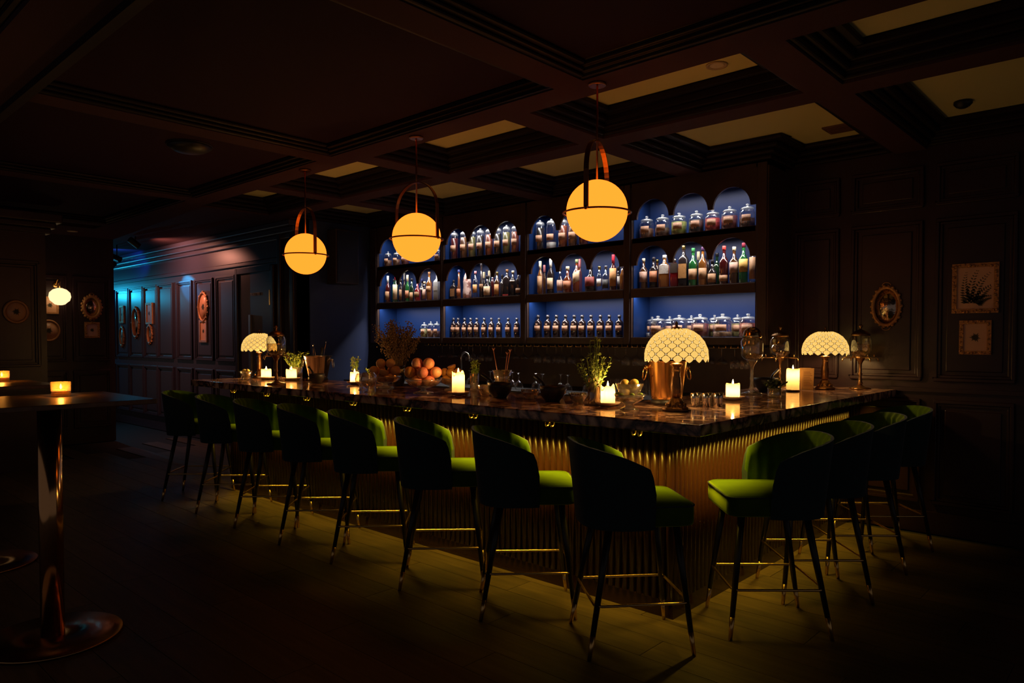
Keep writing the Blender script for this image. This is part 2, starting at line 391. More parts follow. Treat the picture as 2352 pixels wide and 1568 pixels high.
# toilet door with frame
d1 = tag(MB().box(-9.10, -8.24, 4.56, 4.60, 0, 2.30).obj('door_1', MATS['navy panelling']), 'dark toilet door with gilt lettering', kind='structure')
for x0, x1 in ((-9.17, -9.10), (-8.24, -8.17)): bevel(MB().box(x0, x1, 4.53, 4.60, 0, 2.37).obj('door_frame', M_WALL, d1), 0.01)
MB().box(-9.10, -8.24, 4.53, 4.60, 2.30, 2.37).obj('door_frame', M_WALL, d1)
MB().box(-8.81, -8.76, 4.535, 4.56, 0.95, 1.76).obj('door_pull', mat('dull steel', (0.35, 0.32, 0.33), 0.4, metal=1), d1)
MB().box(-8.27, -8.245, 4.53, 4.56, 1.87, 2.06).obj('hinge', M_BRASS, d1)
tcv = bpy.data.curves.new('lettering', 'FONT'); tcv.body = 'TOILETTES'; tcv.size = 0.052; tcv.extrude = 0.002; tcv.align_x = 'CENTER'
tob = bpy.data.objects.new('lettering_source', tcv); col.objects.link(tob)
bpy.context.view_layer.update()
tme = bpy.data.meshes.new_from_object(tob.evaluated_get(bpy.context.evaluated_depsgraph_get()))
bpy.data.objects.remove(tob)
tme.materials.clear(); tme.materials.append(mat('gilt lettering', (0.9, 0.65, 0.4), 0.5))
to = link('lettering', tme, d1, (-8.665, 4.555, 2.005)); to.rotation_euler = (R(90), 0, 0)
for x0, x1 in ((-8.10, -8.02), (-7.80, -7.72)): bevel(MB().box(x0, x1, 4.54, 4.60, 0, 2.86).obj('pilaster', M_WALL, wc), 0.012)
# wall with the sconce, facing the bar
ws = tag(MB().box(-11.22, -11.1, -1.9, 3.70, 0, 2.86).obj('wall_far', M_WALL), 'dark panelled wall with a globe sconce', kind='structure')
for u0, u1 in ((1.9, 2.45), (2.53, 3.10), (3.17, 3.64)):
    panel(ws, u0, u1, 1.14, 2.31, 'x', -11.1, 1); panel(ws, u0, u1, 0.22, 1.02, 'x', -11.1, 1)
wcol = tag(MB().box(-9.42, -9.3, -1.9, 2.40, 0, 2.84).obj('wall_near', M_WALL), 'dark wall with round picture behind the high tables', kind='structure')
for (d, za, zb) in ((0.05, 2.62, 2.68), (0.09, 2.68, 2.74), (0.14, 2.74, 2.84)):
    bevel(MB().box(-9.42, -9.3 + d, -1.9, 2.40 + d, za, zb).obj('cornice', M_WALL, wcol), 0.012)
panel(wcol, 1.75, 2.33, 1.14, 2.31, 'x', -9.3, 1)
tag(MB().box(-16.2, -16.1, 3.5, 4.6, 0, 2.86).obj('wall_end', M_WALL), 'dark end wall of the passage', kind='structure')

# ---------------------------------------------------------------- bar counter
TOP = 1.065
bar = thing('bar_counter', 'L-shaped bar front clad in dark bronze vertical ribs', 'bar', (-4.3, 3.5, 0))
def at_bar(m, name, mm): 
    o = m.obj(name, mm, bar); o.location = (4.3, -3.5, 0); return o
at_bar(MB().prism([(-6.72, 3.275), (-1.885, 3.275), (-1.885, WALL_Y - 0.036), (-2.30, WALL_Y - 0.036), (-2.30, 3.70), (-6.72, 3.70)], 0.09, 1.009, 'xy'), 'body', M_KICK)
at_bar(MB().prism([(-6.70, 3.262), (-1.872, 3.262), (-1.872, WALL_Y - 0.036), (-2.28, WALL_Y - 0.036), (-2.28, 3.68), (-6.70, 3.68)], 0.0, 0.09, 'xy'), 'plinth', M_KICK)
hp = [(0.0225 * math.cos(PI + PI * k / 10), 0.0225 * math.sin(PI + PI * k / 10)) for k in range(11)]
rm = MB()
n = len(hp)
rm.add([(a, b, 0.09) for a, b in hp] + [(a, b, 1.008) for a, b in hp], [(i, i + 1, n + i + 1, n + i) for i in range(n - 1)], True)
rm.f.append(list(range(n))); rm.sm.append(False); rm.f.append(list(range(2 * n - 1, n - 1, -1))); rm.sm.append(False)
rib = rm.mesh('rib', M_RIB)
x = -6.695
while x < -1.89:
    link('rib', rib, bar, (x + 4.3, 3.276 - 3.5, 0)); x += 0.0457
y = 3.30
while y < WALL_Y - 0.06:
    link('rib', rib, bar, (-1.886 + 4.3, y - 3.5, 0), R(90)); y += 0.0457
top = thing('marble_countertop', 'polished brown veined marble top of the bar', 'countertop', (-4.3, 3.4, 1.01))
o = MB().prism([(-6.80, 2.92), (-1.546, 2.92), (-1.546, WALL_Y - 0.034), (-2.42, WALL_Y - 0.034), (-2.42, 3.80), (-6.80, 3.80)], 1.010, TOP, 'xy').obj('slab', M_MARBLE, top, (4.3, -3.4, -1.01))
bevel(o, 0.007, 3)
LEDC = (1.0, 0.62, 0.05)
light('counter_led', 'AREA', (-4.25 + 4.3, 3.11 - 3.4, 1.004 - 1.01), COUNTER_LED_W, LEDC, top, shape='RECTANGLE', size=4.75, size_y=0.02, spread=R(92))
light('counter_led', 'AREA', (-1.735 + 4.3, 4.62 - 3.4, 1.004 - 1.01), COUNTER_LED_W * 0.48, LEDC, top, shape='RECTANGLE', size=0.02, size_y=2.7, spread=R(92))
o = MB().box(-6.65, -1.87, 3.13, 3.150, 0.996, 1.010).obj('led_channel', M_BRASS, top, (4.3, -3.4, -1.01))
# paired bag hooks under the top
hk = MB()
for dx in (-0.018, 0.018):
    hk.tube([(dx, 0.0, 0.0), (dx, 0.0, -0.03), (dx, -0.004, -0.042), (dx, -0.014, -0.049), (dx, -0.026, -0.047), (dx, -0.034, -0.037), (dx, -0.035, -0.024)], 0.0045, 7)
hk.box(-0.03, 0.03, -0.006, 0.006, -0.004, 0.0)
hkm = hk.mesh('bag_hook', M_BRASS)
for hx in (-1.98, -2.55, -3.16, -3.80, -4.42, -5.05, -5.68, -6.28):
    link('bag_hook', hkm, top, (hx + 4.3, 3.10 - 3.4, 0.0))

# ---------------------------------------------------------------- bar stools (local frame: the sitter faces +x)
def make_stool():
    root = thing('bar_stool', 'stool', 'stool', (0, 0, 0))
    # seat cushion
    bm = bmesh.new()
    W2, D0, D1 = 0.215, -0.20, 0.255
    m = MB(); outl = []
    for (cx, cy, a0) in ((D1 - 0.05, W2 - 0.05, 0), (D0 + 0.16, W2 - 0.16, 90), (D0 + 0.16, -W2 + 0.16, 180), (D1 - 0.05, -W2 + 0.05, 270)):
        rr = 0.05 if a0 in (0, 270) else 0.16
        for k in range(7): a = R(a0 + 15 * k); outl.append((cx + rr * math.cos(a), cy + rr * math.sin(a)))
    n = len(outl); v = []; f = []
    lv = [(0.93, 0.595), (0.985, 0.600), (1.0, 0.612), (1.0, 0.672), (0.985, 0.690), (0.94, 0.699), (0.7, 0.704), (0.35, 0.706)]
    for s, z in lv: v += [(0.03 + (a - 0.03) * s, b * s, z) for a, b in outl]
    for i in range(len(lv) - 1):
        for k in range(n): f.append((i * n + k, i * n + (k + 1) % n, (i + 1) * n + (k + 1) % n, (i + 1) * n + k))
    f.append(tuple(reversed(range(n)))); f.append(tuple((len(lv) - 1) * n + k for k in range(n)))
    m.add(v, f, True); m.obj('seat', M_VELVET, root)
    m = MB(); m.tube([(0.03 + (a - 0.03) * 1.0, b * 1.0, 0.688) for a, b in outl], 0.004, 6, closed=True); m.obj('seat_piping', M_VELBACK, root)
    # wrap-round back: outer shell and fluted inner face
    def shell(outer):
        NT, NZ = 64, 12; v = []; f = []
        for i in range(NT + 1):
            t = -1 + 2 * i / NT; th = R(118) * t; at = abs(t)
            zt = 0.975 - 0.125 * at ** 2.2
            if at > 0.93: zt -= 0.10 * ((at - 0.93) / 0.07) ** 2
            for j in range(NZ + 1):
                u = j / NZ; zb = 0.60 + 0.005 - 0.02
                z = zb + (zt - zb) * u
                g = 0.93 + 0.11 * u
                rx, ry = 0.225 * g, 0.245 * g
                c, s = math.cos(th), math.sin(th)
                e = 2.6; q = (abs(c) ** e + abs(s) ** e) ** (-1 / e)
                if not outer:
                    q *= 0.84 + 0.028 * abs(math.sin(PI * 7 * (t + 1)))
                    if u > 0.9: q *= 1 + 0.10 * ((u - 0.9) / 0.1) ** 2
                v.append((-0.045 - 0.015 * u - rx * q * c, ry * q * s, z))
        for i in range(NT):
            for j in range(NZ):
                a = i * (NZ + 1) + j; f.append((a, a + 1, a + NZ + 2, a + NZ + 1))
        return v, f, NT, NZ
    vo, fo, NT, NZ = shell(True); vi, fi, _, _ = shell(False)
    K = len(vo)
    m = MB(); m.add(vo, fo, True); m.obj('back_shell', M_VELBACK, root)
    m = MB(); m.add(vi, [tuple(reversed(q)) for q in fi], True); m.obj('back_padding', M_VELVET, root)
    m = MB(); f = []
    tl = [i * (NZ + 1) + NZ for i in range(NT + 1)]; bl = [i * (NZ + 1) for i in range(NT + 1)]
    for a, b in zip(tl, tl[1:]): f.append((a, b, K + b, K + a))
    for a, b in zip(bl, bl[1:]): f.append((b, a, K + a, K + b))
    for j in range(NZ): f.append((j, j + 1, K + j + 1, K + j)); e0 = NT * (NZ + 1) + j; f.append((e0 + 1, e0, K + e0, K + e0 + 1))
    m.add(vo + vi, f, True); m.obj('back_rim', M_VELBACK, root)
    # legs with brass tips, foot ring
    ring = []
    for sx, sy in ((1, 1), (1, -1), (-1, -1), (-1, 1)):
        p0 = Vector((0.155 * sx + 0.02, 0.15 * sy, 0.61)); p1 = Vector((0.245 * sx, 0.215 * sy, 0.0))
        pt = p0.lerp(p1, 0.82)
        leg = MB().tube([p0, pt], [0.019, 0.0125], 10).obj('leg', M_LEG, root)
        MB().tube([pt, p1], [0.0127, 0.009], 10).obj('brass_tip', M_BRASS, leg)
        pr = p0.lerp(p1, (0.61 - 0.24) / 0.61); ring.append(pr)
    m = MB(); pts = []
    for i in range(4):
        a, b, c = ring[i - 1], ring[i], ring[(i + 1) % 4]
        out = Vector((math.copysign(0.012, b.x), math.copysign(0.012, b.y), 0)); b2 = b + out
        d0 = (a - b).normalized() * 0.03; d1 = (c - b).normalized() * 0.03
        pts += [b2 + d0, b2 + (d0 + d1) * 0.28, b2 + d1]
    m.tube(pts, 0.0065, 8, closed=True); m.obj('foot_ring', M_BRASS, root)
    return root
STOOLS = [(-1.907, 2.91, 49), (-2.566, 2.90, 45), (-3.228, 2.90, 45), (-3.94, 2.91, 45), (-4.58, 2.905, 45), (-5.24, 2.905, 44), (-5.91, 2.905, 44), (-6.60, 2.905, 44),
          (-1.50, 3.545, 222), (-1.50, 4.18, 222), (-1.50, 4.85, 222), (-1.50, 5.50, 222)]
SL = ['green velvet bar stool at the front corner of the bar, nearest on the long side'] + \
     ['green velvet bar stool, %s from the bar corner along the long side' % ORD[i] for i in range(1, 7)] + \
     ['green velvet bar stool at the far left end of the bar'] + \
     ['green velvet bar stool facing left, nearest on the right short side'] + \
     ['green velvet bar stool, %s from the bar corner on the right short side' % ORD[i] for i in range(1, 3)] + \
     ['green velvet bar stool on the right short side next to the panelled wall']
proto = make_stool()
for i, (x, y, a) in enumerate(STOOLS):
    s = proto if i == 0 else copy_tree(proto)
    s.location = (x, y, 0); s.rotation_euler = (0, 0, R(a)); tag(s, SL[i], 'stool', 'green velvet bar stools along the bar')

# ---------------------------------------------------------------- back bar shelves
BAYS = [(-7.49, -6.29), (-6.235, -5.033), (-4.942, -3.75), (-3.664, -2.485)]
BAYN = ['left bay', 'second bay', 'third bay', 'right bay']
SB = 5.92
sh = thing('bottle_shelf', 'dark wooden back-bar shelving with arched blue-lit bays', 'shelf', (-5.0, SH_Y, 0))
def sp(m, name, mm, bv=0.0):
    o = m.obj(name, mm, sh); o.location = (5.0, -SH_Y, 0)
    if bv: bevel(o, bv)
    return o
ups = [(-7.64, -7.49), (-6.29, -6.235), (-5.033, -4.942), (-3.75, -3.664), (-2.485, -2.38)]
for a, b in ups:
    sp(MB().box(a, b, SH_Y, SB, 1.40, 2.86), 'upright', M_SHELF)
    sp(MB().box(a + 0.012, b - 0.012, SH_Y - 0.012, SH_Y, 1.40, 2.86), 'upright_moulding', M_SHELF, 0.005)
sp(MB().box(-7.64, -2.38, SB, WALL_Y - 0.004, 1.40, 2.86), 'carcass_back', M_SHELF)
sp(MB().box(-7.64, -2.38, SH_Y, SB, 2.83, 2.86), 'carcass_top', M_SHELF)
LEDS = (1.0, 0.93, 0.90)
def arches(x0, x1, zs, zt, ztop):
    w = x1 - x0; mg, gp = 0.05, 0.045; aw = (w - 2 * mg - 2 * gp) / 3; r = aw / 2; hz = zt - zs
    P = [(x0, ztop), (x1, ztop), (x1, zs)]
    for k in (2, 1, 0):
        c = x0 + mg + k * (aw + gp) + r
        for i in range(17):
            a = PI * i / 16; P.append((c + r * math.cos(a), zs + hz * math.sin(a)))
    P.append((x0, zs))
    return MB().prism(P, SH_Y + 0.004, SH_Y + 0.026, 'xz')
for bi, (a, b) in enumerate(BAYS):
    sp(MB().box(a, b, SB - 0.012, SB, 1.465, 2.83), 'back_panel', M_BLUE)
    for s0, s1 in ((a, a + 0.006), (b - 0.006, b)): sp(MB().box(s0, s1, SH_Y + 0.03, SB - 0.012, 1.465, 2.83), 'side_lining', M_BLUE)
    for z0, z1 in ((1.425, 1.465), (1.865, 1.910), (2.320, 2.365)):
        sp(MB().box(a + 0.006, b - 0.006, SH_Y + 0.004, SB - 0.012, z0, z1), 'shelf_board', M_SHELF)
    sp(MB().box(a, b, SH_Y - 0.006, SH_Y + 0.004, 1.40, 1.463), 'shelf_edge', M_SHELF, 0.003)
    sp(MB().box(a, b, SH_Y - 0.006, SH_Y + 0.004, 1.825, 1.905), 'shelf_edge', M_SHELF, 0.003)
    sp(arches(a, b, 2.12, 2.285, 2.36), 'arched_fascia', M_SHELF)
    sp(arches(a, b, 2.535, 2.70, 2.84), 'arched_fascia', M_SHELF)
    for zl, k in ((2.745, 1.0), (2.312, 1.0), (1.86, 1.25)):
        light('shelf_led', 'AREA', ((a + b) / 2 + 5.0, 0.036, zl), SHELF_LED_W * k, LEDS, sh, (R(14), 0, 0), shape='RECTANGLE', size=1.14, size_y=0.012, spread=R(150))
# back counter with cupboards below the shelves
bc = thing('back_counter', 'dark back-bar counter below the bottle shelves', 'counter', (-5.0, 5.5, 0))
o = MB().box(-7.60, -2.50, 5.16, WALL_Y - 0.01, 0.91, 0.945).obj('worktop', M_BLACK, bc, (5.0, -5.5, 0)); bevel(o, 0.004)
MB().box(-7.60, -2.50, 5.22, WALL_Y - 0.01, 0.0, 0.91).obj('carcass', M_SHELF, bc, (5.0, -5.5, 0))
for i in range(8):
    xx = -7.56 + i * 0.63
    dr = bevel(MB().box(xx, xx + 0.61, 5.20, 5.22, 0.08, 0.89).obj('door', M_SHELF, bc, (5.0, -5.5, 0)), 0.004)
    MB().tube([(xx + 0.55, 5.185, 0.55), (xx + 0.55, 5.185, 0.70)], 0.006, 6).obj('handle', M_BRASS, dr)
bevel(MB().box(-7.64, -2.38, WALL_Y - 0.03, WALL_Y - 0.012, 0.945, 1.40).obj('backsplash', M_SHELF, bc, (5.0, -5.5, 0)), 0.004)

# ---------------------------------------------------------------- bottles and jars
COLS = {'amber': (0.62, 0.24, 0.05), 'darkred': (0.16, 0.02, 0.02), 'red': (0.55, 0.03, 0.035), 'redbrown': (0.42, 0.09, 0.03), 'brown': (0.22, 0.085, 0.03), 'darkbrown': (0.13, 0.05, 0.025), 'black': (0.020, 0.014, 0.014),
        'green': (0.05, 0.34, 0.09), 'darkgreen': (0.03, 0.10, 0.04), 'teal': (0.03, 0.38, 0.28), 'clear': (0.80, 0.80, 0.78), 'frost': (0.60, 0.60, 0.58), 'orange': (0.66, 0.24, 0.10), 'ceramic': (0.75, 0.55, 0.50), 'olive': (0.28, 0.26, 0.09), 'olivegreen': (0.36, 0.40, 0.06), 'tan': (0.50, 0.30, 0.15)}
CAPS = {'white': (0.82, 0.8, 0.74), 'dark': (0.03, 0.025, 0.03), 'black': (0.015, 0.015, 0.018), 'red': (0.60, 0.03, 0.05), 'redcap': (0.75, 0.08, 0.07), 'grey': (0.4, 0.4, 0.38), 'cream': (0.80, 0.68, 0.45), 'navy': (0.05, 0.06, 0.2), 'brown': (0.25, 0.12, 0.05), 'silver': (0.65, 0.65, 0.66), 'gold': (0.72, 0.5, 0.16), 'pink': (0.70, 0.25, 0.28), 'green': (0.25, 0.32, 0.15), 'greencap': (0.04, 0.22, 0.07), 'purple': (0.07, 0.03, 0.08), 'darkredcap': (0.22, 0.03, 0.05)}
LABS = {'tan': (0.42, 0.22, 0.10), 'cream': (0.60, 0.42, 0.25), 'brown': (0.24, 0.11, 0.04), 'orange': (0.48, 0.18, 0.08), 'white': (0.62, 0.56, 0.50), 'pink': (0.52, 0.31, 0.23), 'amberlab': (0.55, 0.26, 0.08), 'red': (0.5, 0.06, 0.05), 'redprint': (0.30, 0.05, 0.04), 'black': (0.05, 0.05, 0.05), 'dark': (0.05, 0.03, 0.02), 'yellow': (0.72, 0.45, 0.10)}
def capm(k): return mat('cap ' + k, CAPS[k], 0.3, metal=1.0 if k in ('gold', 'silver') else 0.0)
def labm(k): 
    c = LABS[k]; return mat('label ' + k, c, 0.6, noise=(55, tuple(q * 0.78 for q in c), 0.50, 0.62))
def profile(kind, h, r):
    q = 6 if kind == 'square' else 2
    nk = max(0.0125, r * 0.34)
    if kind == 'wine': P = [(r * .9, 0, q), (r, .01, q), (r, .55 * h, q), (r * .93, .60 * h), (r * .6, .67 * h), (nk, .74 * h), (nk * .95, .93 * h)]
    elif kind == 'squat': P = [(r * .85, 0), (r * .97, .03 * h), (r, .25 * h), (r, .42 * h), (r * .85, .54 * h), (r * .45, .63 * h), (nk, .68 * h), (nk, .86 * h)]
    elif kind == 'square': P = [(r * .92, 0, 6), (r, .012, 6), (r, .64 * h, 6), (r * .9, .69 * h, 5), (r * .5, .75 * h, 3), (nk, .79 * h), (nk, .90 * h)]
    elif kind == 'taper': P = [(r * .9, 0), (r, .02 * h), (r * .95, .3 * h), (r * .6, .5 * h), (nk, .65 * h), (nk * .8, .92 * h)]
    elif kind == 'tall': P = [(r * .9, 0), (r, .01), (r, .40 * h), (r * .8, .47 * h), (nk, .55 * h), (nk * .85, .94 * h)]
    elif kind == 'figure': P = [(r * .9, 0), (r, .02 * h), (r * 1.02, .2 * h), (r * .9, .33 * h), (r * .88, .42 * h), (r * .95, .5 * h), (r * .8, .62 * h), (r * .5, .74 * h), (nk, .78 * h)]
    else: P = [(r * .92, 0), (r, .01), (r, .56 * h), (r * .95, .61 * h), (r * .65, .68 * h), (nk, .73 * h), (nk, .89 * h)]
    return P, nk
def label_patch(r, z0, z1, kind, half=62, tilt=0.0):
    m = MB(); 
    if kind == 'square':
        w = r * 0.86; m.box(-w, w, -r - 0.0022, -r - 0.0006, z0, z1); return m
    v = []; f = []; n = 12
    for k in range(n + 1):
        a = R(-90 + half * (-1 + 2 * k / n)); dz = tilt * (-1 + 2 * k / n)
        for rr in (r + 0.0006, r + 0.0018):
            v.append((rr * math.cos(a), rr * math.sin(a), z0 + dz)); v.append((rr * math.cos(a), rr * math.sin(a), z1 + dz))
    for k in range(n):
        b = k * 4; f += [(b + 2, b + 6, b + 7, b + 3), (b, b + 1, b + 5, b + 4), (b + 1, b + 3, b + 7, b + 5), (b, b + 4, b + 6, b + 2)]
    f += [(0, 2, 3, 1), (n * 4, n * 4 + 1, n * 4 + 3, n * 4 + 2)]
    m.add(v, f, True); return m
BOTTLES = [
    (0, 'mid', -7.424, 5.685, 0.347, 0.0351, 'wine', 'darkred', 'white', ('tan', 0.12, 0.42), 'dark wine-red bottle with white capsule and round crest'),
    (0, 'mid', -7.519, 5.8, 0.315, 0.0275, 'spirit', 'teal', 'dark', None, 'small teal glass bottle half hidden'),
    (0, 'mid', -7.263, 5.685, 0.376, 0.0373, 'wine', 'darkgreen', 'red', ('cream', 0.1, 0.6), 'green bottle with red capsule and tall cream label'),
    (0, 'mid', -7.159, 5.685, 0.288, 0.0238, 'spirit', 'black', 'dark', ('brown', 0.1, 0.55), 'narrow dark bottle with brown label'),
    (0, 'mid', -7.232, 5.8, 0.393, 0.0242, 'wine', 'black', 'grey', None, 'dark bottle with grey cap'),
    (0, 'mid', -7.029, 5.685, 0.334, 0.0289, 'wine', 'green', 'cream', ('orange', 0.14, 0.42), 'bright green bottle with cream cap and orange label'),
    (0, 'mid', -6.945, 5.685, 0.286, 0.0286, 'spirit', 'darkgreen', 'dark', ('tan', 0.06, 0.4), 'dark green bottle with pink label'),
    (0, 'mid', -6.837, 5.685, 0.254, 0.0414, 'squat', 'red', 'white', ('brown', 0.2, 0.45), 'squat decanter of red liqueur with white stopper'),
    (0, 'mid', -6.883, 5.8, 0.285, 0.0288, 'spirit', 'black', 'navy', ('white', 0.5, 0.6), 'dark bottle with navy cap and white band'),
    (0, 'mid', -6.706, 5.685, 0.236, 0.0256, 'spirit', 'clear', 'cream', ('pink', 0.1, 0.6), 'small bottle with pale pink label'),
    (0, 'mid', -6.617, 5.685, 0.346, 0.0381, 'spirit', 'amber', 'brown', ('tan', 0.3, 0.5), 'tall clear amber bottle with brown stopper'),
    (0, 'mid', -6.475, 5.685, 0.332, 0.0377, 'square', 'frost', 'cream', ('white', 0.35, 0.5), 'frosted grey square bottle with cream cap'),
    (1, 'mid', -6.193, 5.685, 0.223, 0.0344, 'square', 'black', 'dark', ('brown', 0.15, 0.55), 'short black square bottle with gilt label'),
    (1, 'mid', -6.096, 5.685, 0.338, 0.0268, 'taper', 'orange', 'navy', ('orange', 0.1, 0.35), 'tapered bottle of orange liquid with blue neck'),
    (1, 'mid', -5.958, 5.685, 0.404, 0.0506, 'figure', 'ceramic', 'silver', None, 'white ceramic bottle with pink swirls and bent spout'),
    (1, 'mid', -5.823, 5.685, 0.306, 0.031, 'spirit', 'clear', 'pink', ('amberlab', 0.2, 0.5), 'clear bottle with amber label'),
    (1, 'mid', -5.726, 5.685, 0.431, 0.026, 'tall', 'black', 'dark', ('brown', 0.25, 0.4), 'very tall slim black bottle'),
    (1, 'mid', -5.8, 5.8, 0.302, 0.024, 'wine', 'black', 'cream', None, 'dark bottle with cream foil neck'),
    (1, 'mid', -5.63, 5.685, 0.245, 0.0445, 'squat', 'black', 'dark', ('cream', 0.1, 0.5), 'squat black bottle with wide cream label'),
    (1, 'mid', -5.716, 5.8, 0.312, 0.0262, 'wine', 'darkgreen', 'cream', None, 'dark green bottle with cream cap'),
    (1, 'mid', -5.661, 5.8, 0.299, 0.0261, 'spirit', 'darkred', 'gold', None, 'dark red bottle with gold cap'),
    (1, 'mid', -5.482, 5.685, 0.275, 0.0324, 'spirit', 'brown', 'gold', ('amberlab', 0.1, 0.5), 'brown bottle with gold cap and amber label'),
    (1, 'mid', -5.513, 5.8, 0.255, 0.0305, 'spirit', 'black', 'dark', None, 'plain black bottle with dark cap'),
    (1, 'mid', -5.332, 5.685, 0.293, 0.0388, 'square', 'black', 'brown', ('red', 0.02, 0.08), 'black faceted bottle with ringed stopper'),
    (1, 'mid', -5.248, 5.685, 0.274, 0.034, 'spirit', 'black', 'cream', ('white', 0.55, 0.62), 'black bottle with tall cream capsule'),
    (1, 'mid', -5.166, 5.685, 0.269, 0.0315, 'spirit', 'black', 'dark', ('brown', 0.12, 0.3), 'black bottle with black cap'),
    (2, 'mid', -4.861, 5.685, 0.348, 0.0307, 'wine', 'amber', 'cream', ('tan', 0.05, 0.55), 'slim amber bottle with cream foil neck'),
    (2, 'mid', -4.917, 5.8, 0.32, 0.0245, 'wine', 'brown', 'pink', None, 'brown bottle with pink cap'),
    (2, 'mid', -4.72, 5.685, 0.364, 0.0368, 'wine', 'black', 'white', ('cream', 0.14, 0.45), 'dark bottle with tall white capsule and cream label'),
    (2, 'mid', -4.594, 5.685, 0.271, 0.0342, 'squat', 'clear', 'dark', ('pink', 0.1, 0.5), 'squat clear bottle with pale label and dark cap'),
    (2, 'mid', -4.499, 5.685, 0.269, 0.0466, 'squat', 'redbrown', 'cream', ('orange', 0.15, 0.45), 'wide red-brown bottle with cream capsule'),
    (2, 'mid', -4.384, 5.685, 0.33, 0.0398, 'spirit', 'redbrown', 'green', ('cream', 0.3, 0.62), 'tall red-amber bottle with slanting cream label'),
    (2, 'mid', -4.434, 5.8, 0.348, 0.0255, 'wine', 'redbrown', 'pink', None, 'bottle with pink-red capsule'),
    (2, 'mid', -4.212, 5.685, 0.262, 0.0557, 'squat', 'black', 'silver', ('redprint', 0.2, 0.55), 'broad black bottle with red emblem and silver stopper'),
    (2, 'mid', -4.108, 5.685, 0.243, 0.0265, 'spirit', 'clear', 'gold', ('white', 0.2, 0.5), 'clear bottle with gold cap'),
    (2, 'mid', -4.031, 5.685, 0.242, 0.0345, 'spirit', 'clear', 'silver', ('black', 0.1, 0.45), 'clear bottle with silver cap and black label'),
    (2, 'mid', -3.946, 5.685, 0.343, 0.0361, 'wine', 'darkred', 'red', ('amberlab', 0.12, 0.62), 'tall dark red bottle with red capsule'),
    (2, 'mid', -3.965, 5.8, 0.241, 0.0244, 'spirit', 'black', 'dark', ('white', 0.2, 0.6), 'dark bottle with black cap and white print'),
    (2, 'mid', -3.842, 5.685, 0.237, 0.0259, 'spirit', 'amber', 'white', None, 'small amber bottle with white cap'),
    (3, 'mid', -3.613, 5.685, 0.281, 0.0389, 'spirit', 'brown', 'cream', ('pink', 0.22, 0.56), 'dark brown bottle with cork and pink-beige label'),
    (3, 'mid', -3.502, 5.685, 0.284, 0.0384, 'spirit', 'black', 'dark', ('orange', 0.2, 0.55), 'black bottle with orange label'),
    (3, 'mid', -3.535, 5.8, 0.276, 0.0274, 'spirit', 'brown', 'gold', None, 'brown bottle with gold cap'),
    (3, 'mid', -3.389, 5.685, 0.295, 0.0474, 'square', 'amber', 'white', ('white', 0.42, 0.68), 'square clear bottle of amber spirit with white label'),
    (3, 'mid', -3.287, 5.685, 0.252, 0.0375, 'square', 'red', 'silver', ('dark', 0.5, 0.85), 'square bottle of red liquid with dark slanting label'),
    (3, 'mid', -3.197, 5.685, 0.364, 0.0409, 'square', 'black', 'gold', ('amberlab', 0.2, 0.55), 'tall black square bottle with gold cap and labels'),
    (3, 'mid', -3.104, 5.685, 0.333, 0.0405, 'spirit', 'green', 'greencap', ('tan', 0.17, 0.45), 'green bottle with green capsule and tan label'),
    (3, 'mid', -3.115, 5.8, 0.314, 0.0261, 'wine', 'clear', 'cream', None, 'clear bottle with cream neck'),
    (3, 'mid', -3.013, 5.685, 0.336, 0.0365, 'spirit', 'amber', 'purple', ('tan', 0.17, 0.45), 'amber bottle with dark purple capsule and tan label'),
    (3, 'mid', -3.027, 5.8, 0.318, 0.0241, 'wine', 'black', 'dark', None, 'slim black bottle with black cap'),
    (3, 'mid', -2.922, 5.685, 0.217, 0.0379, 'squat', 'black', 'dark', ('tan', 0.1, 0.45), 'squat dark bottle with square tan label'),
    (3, 'mid', -2.937, 5.8, 0.288, 0.0348, 'spirit', 'darkgreen', 'black', None, 'dark green bottle with wide black cap'),
    (3, 'mid', -2.815, 5.685, 0.327, 0.0393, 'spirit', 'darkred', 'redcap', ('tan', 0.08, 0.24), 'dark red bottle with bright red capsule'),
    (3, 'mid', -2.725, 5.685, 0.312, 0.0388, 'spirit', 'brown', 'cream', ('pink', 0.3, 0.58), 'brown bottle with cork and pale dotted label'),
    (3, 'mid', -2.642, 5.685, 0.337, 0.0385, 'spirit', 'green', 'darkredcap', ('yellow', 0.28, 0.6), 'green bottle with dark red capsule and yellow label'),
    (3, 'mid', -2.562, 5.685, 0.265, 0.0278, 'spirit', 'clear', 'purple', ('tan', 0.12, 0.8), 'narrow bottle wrapped in tall tan label'),]
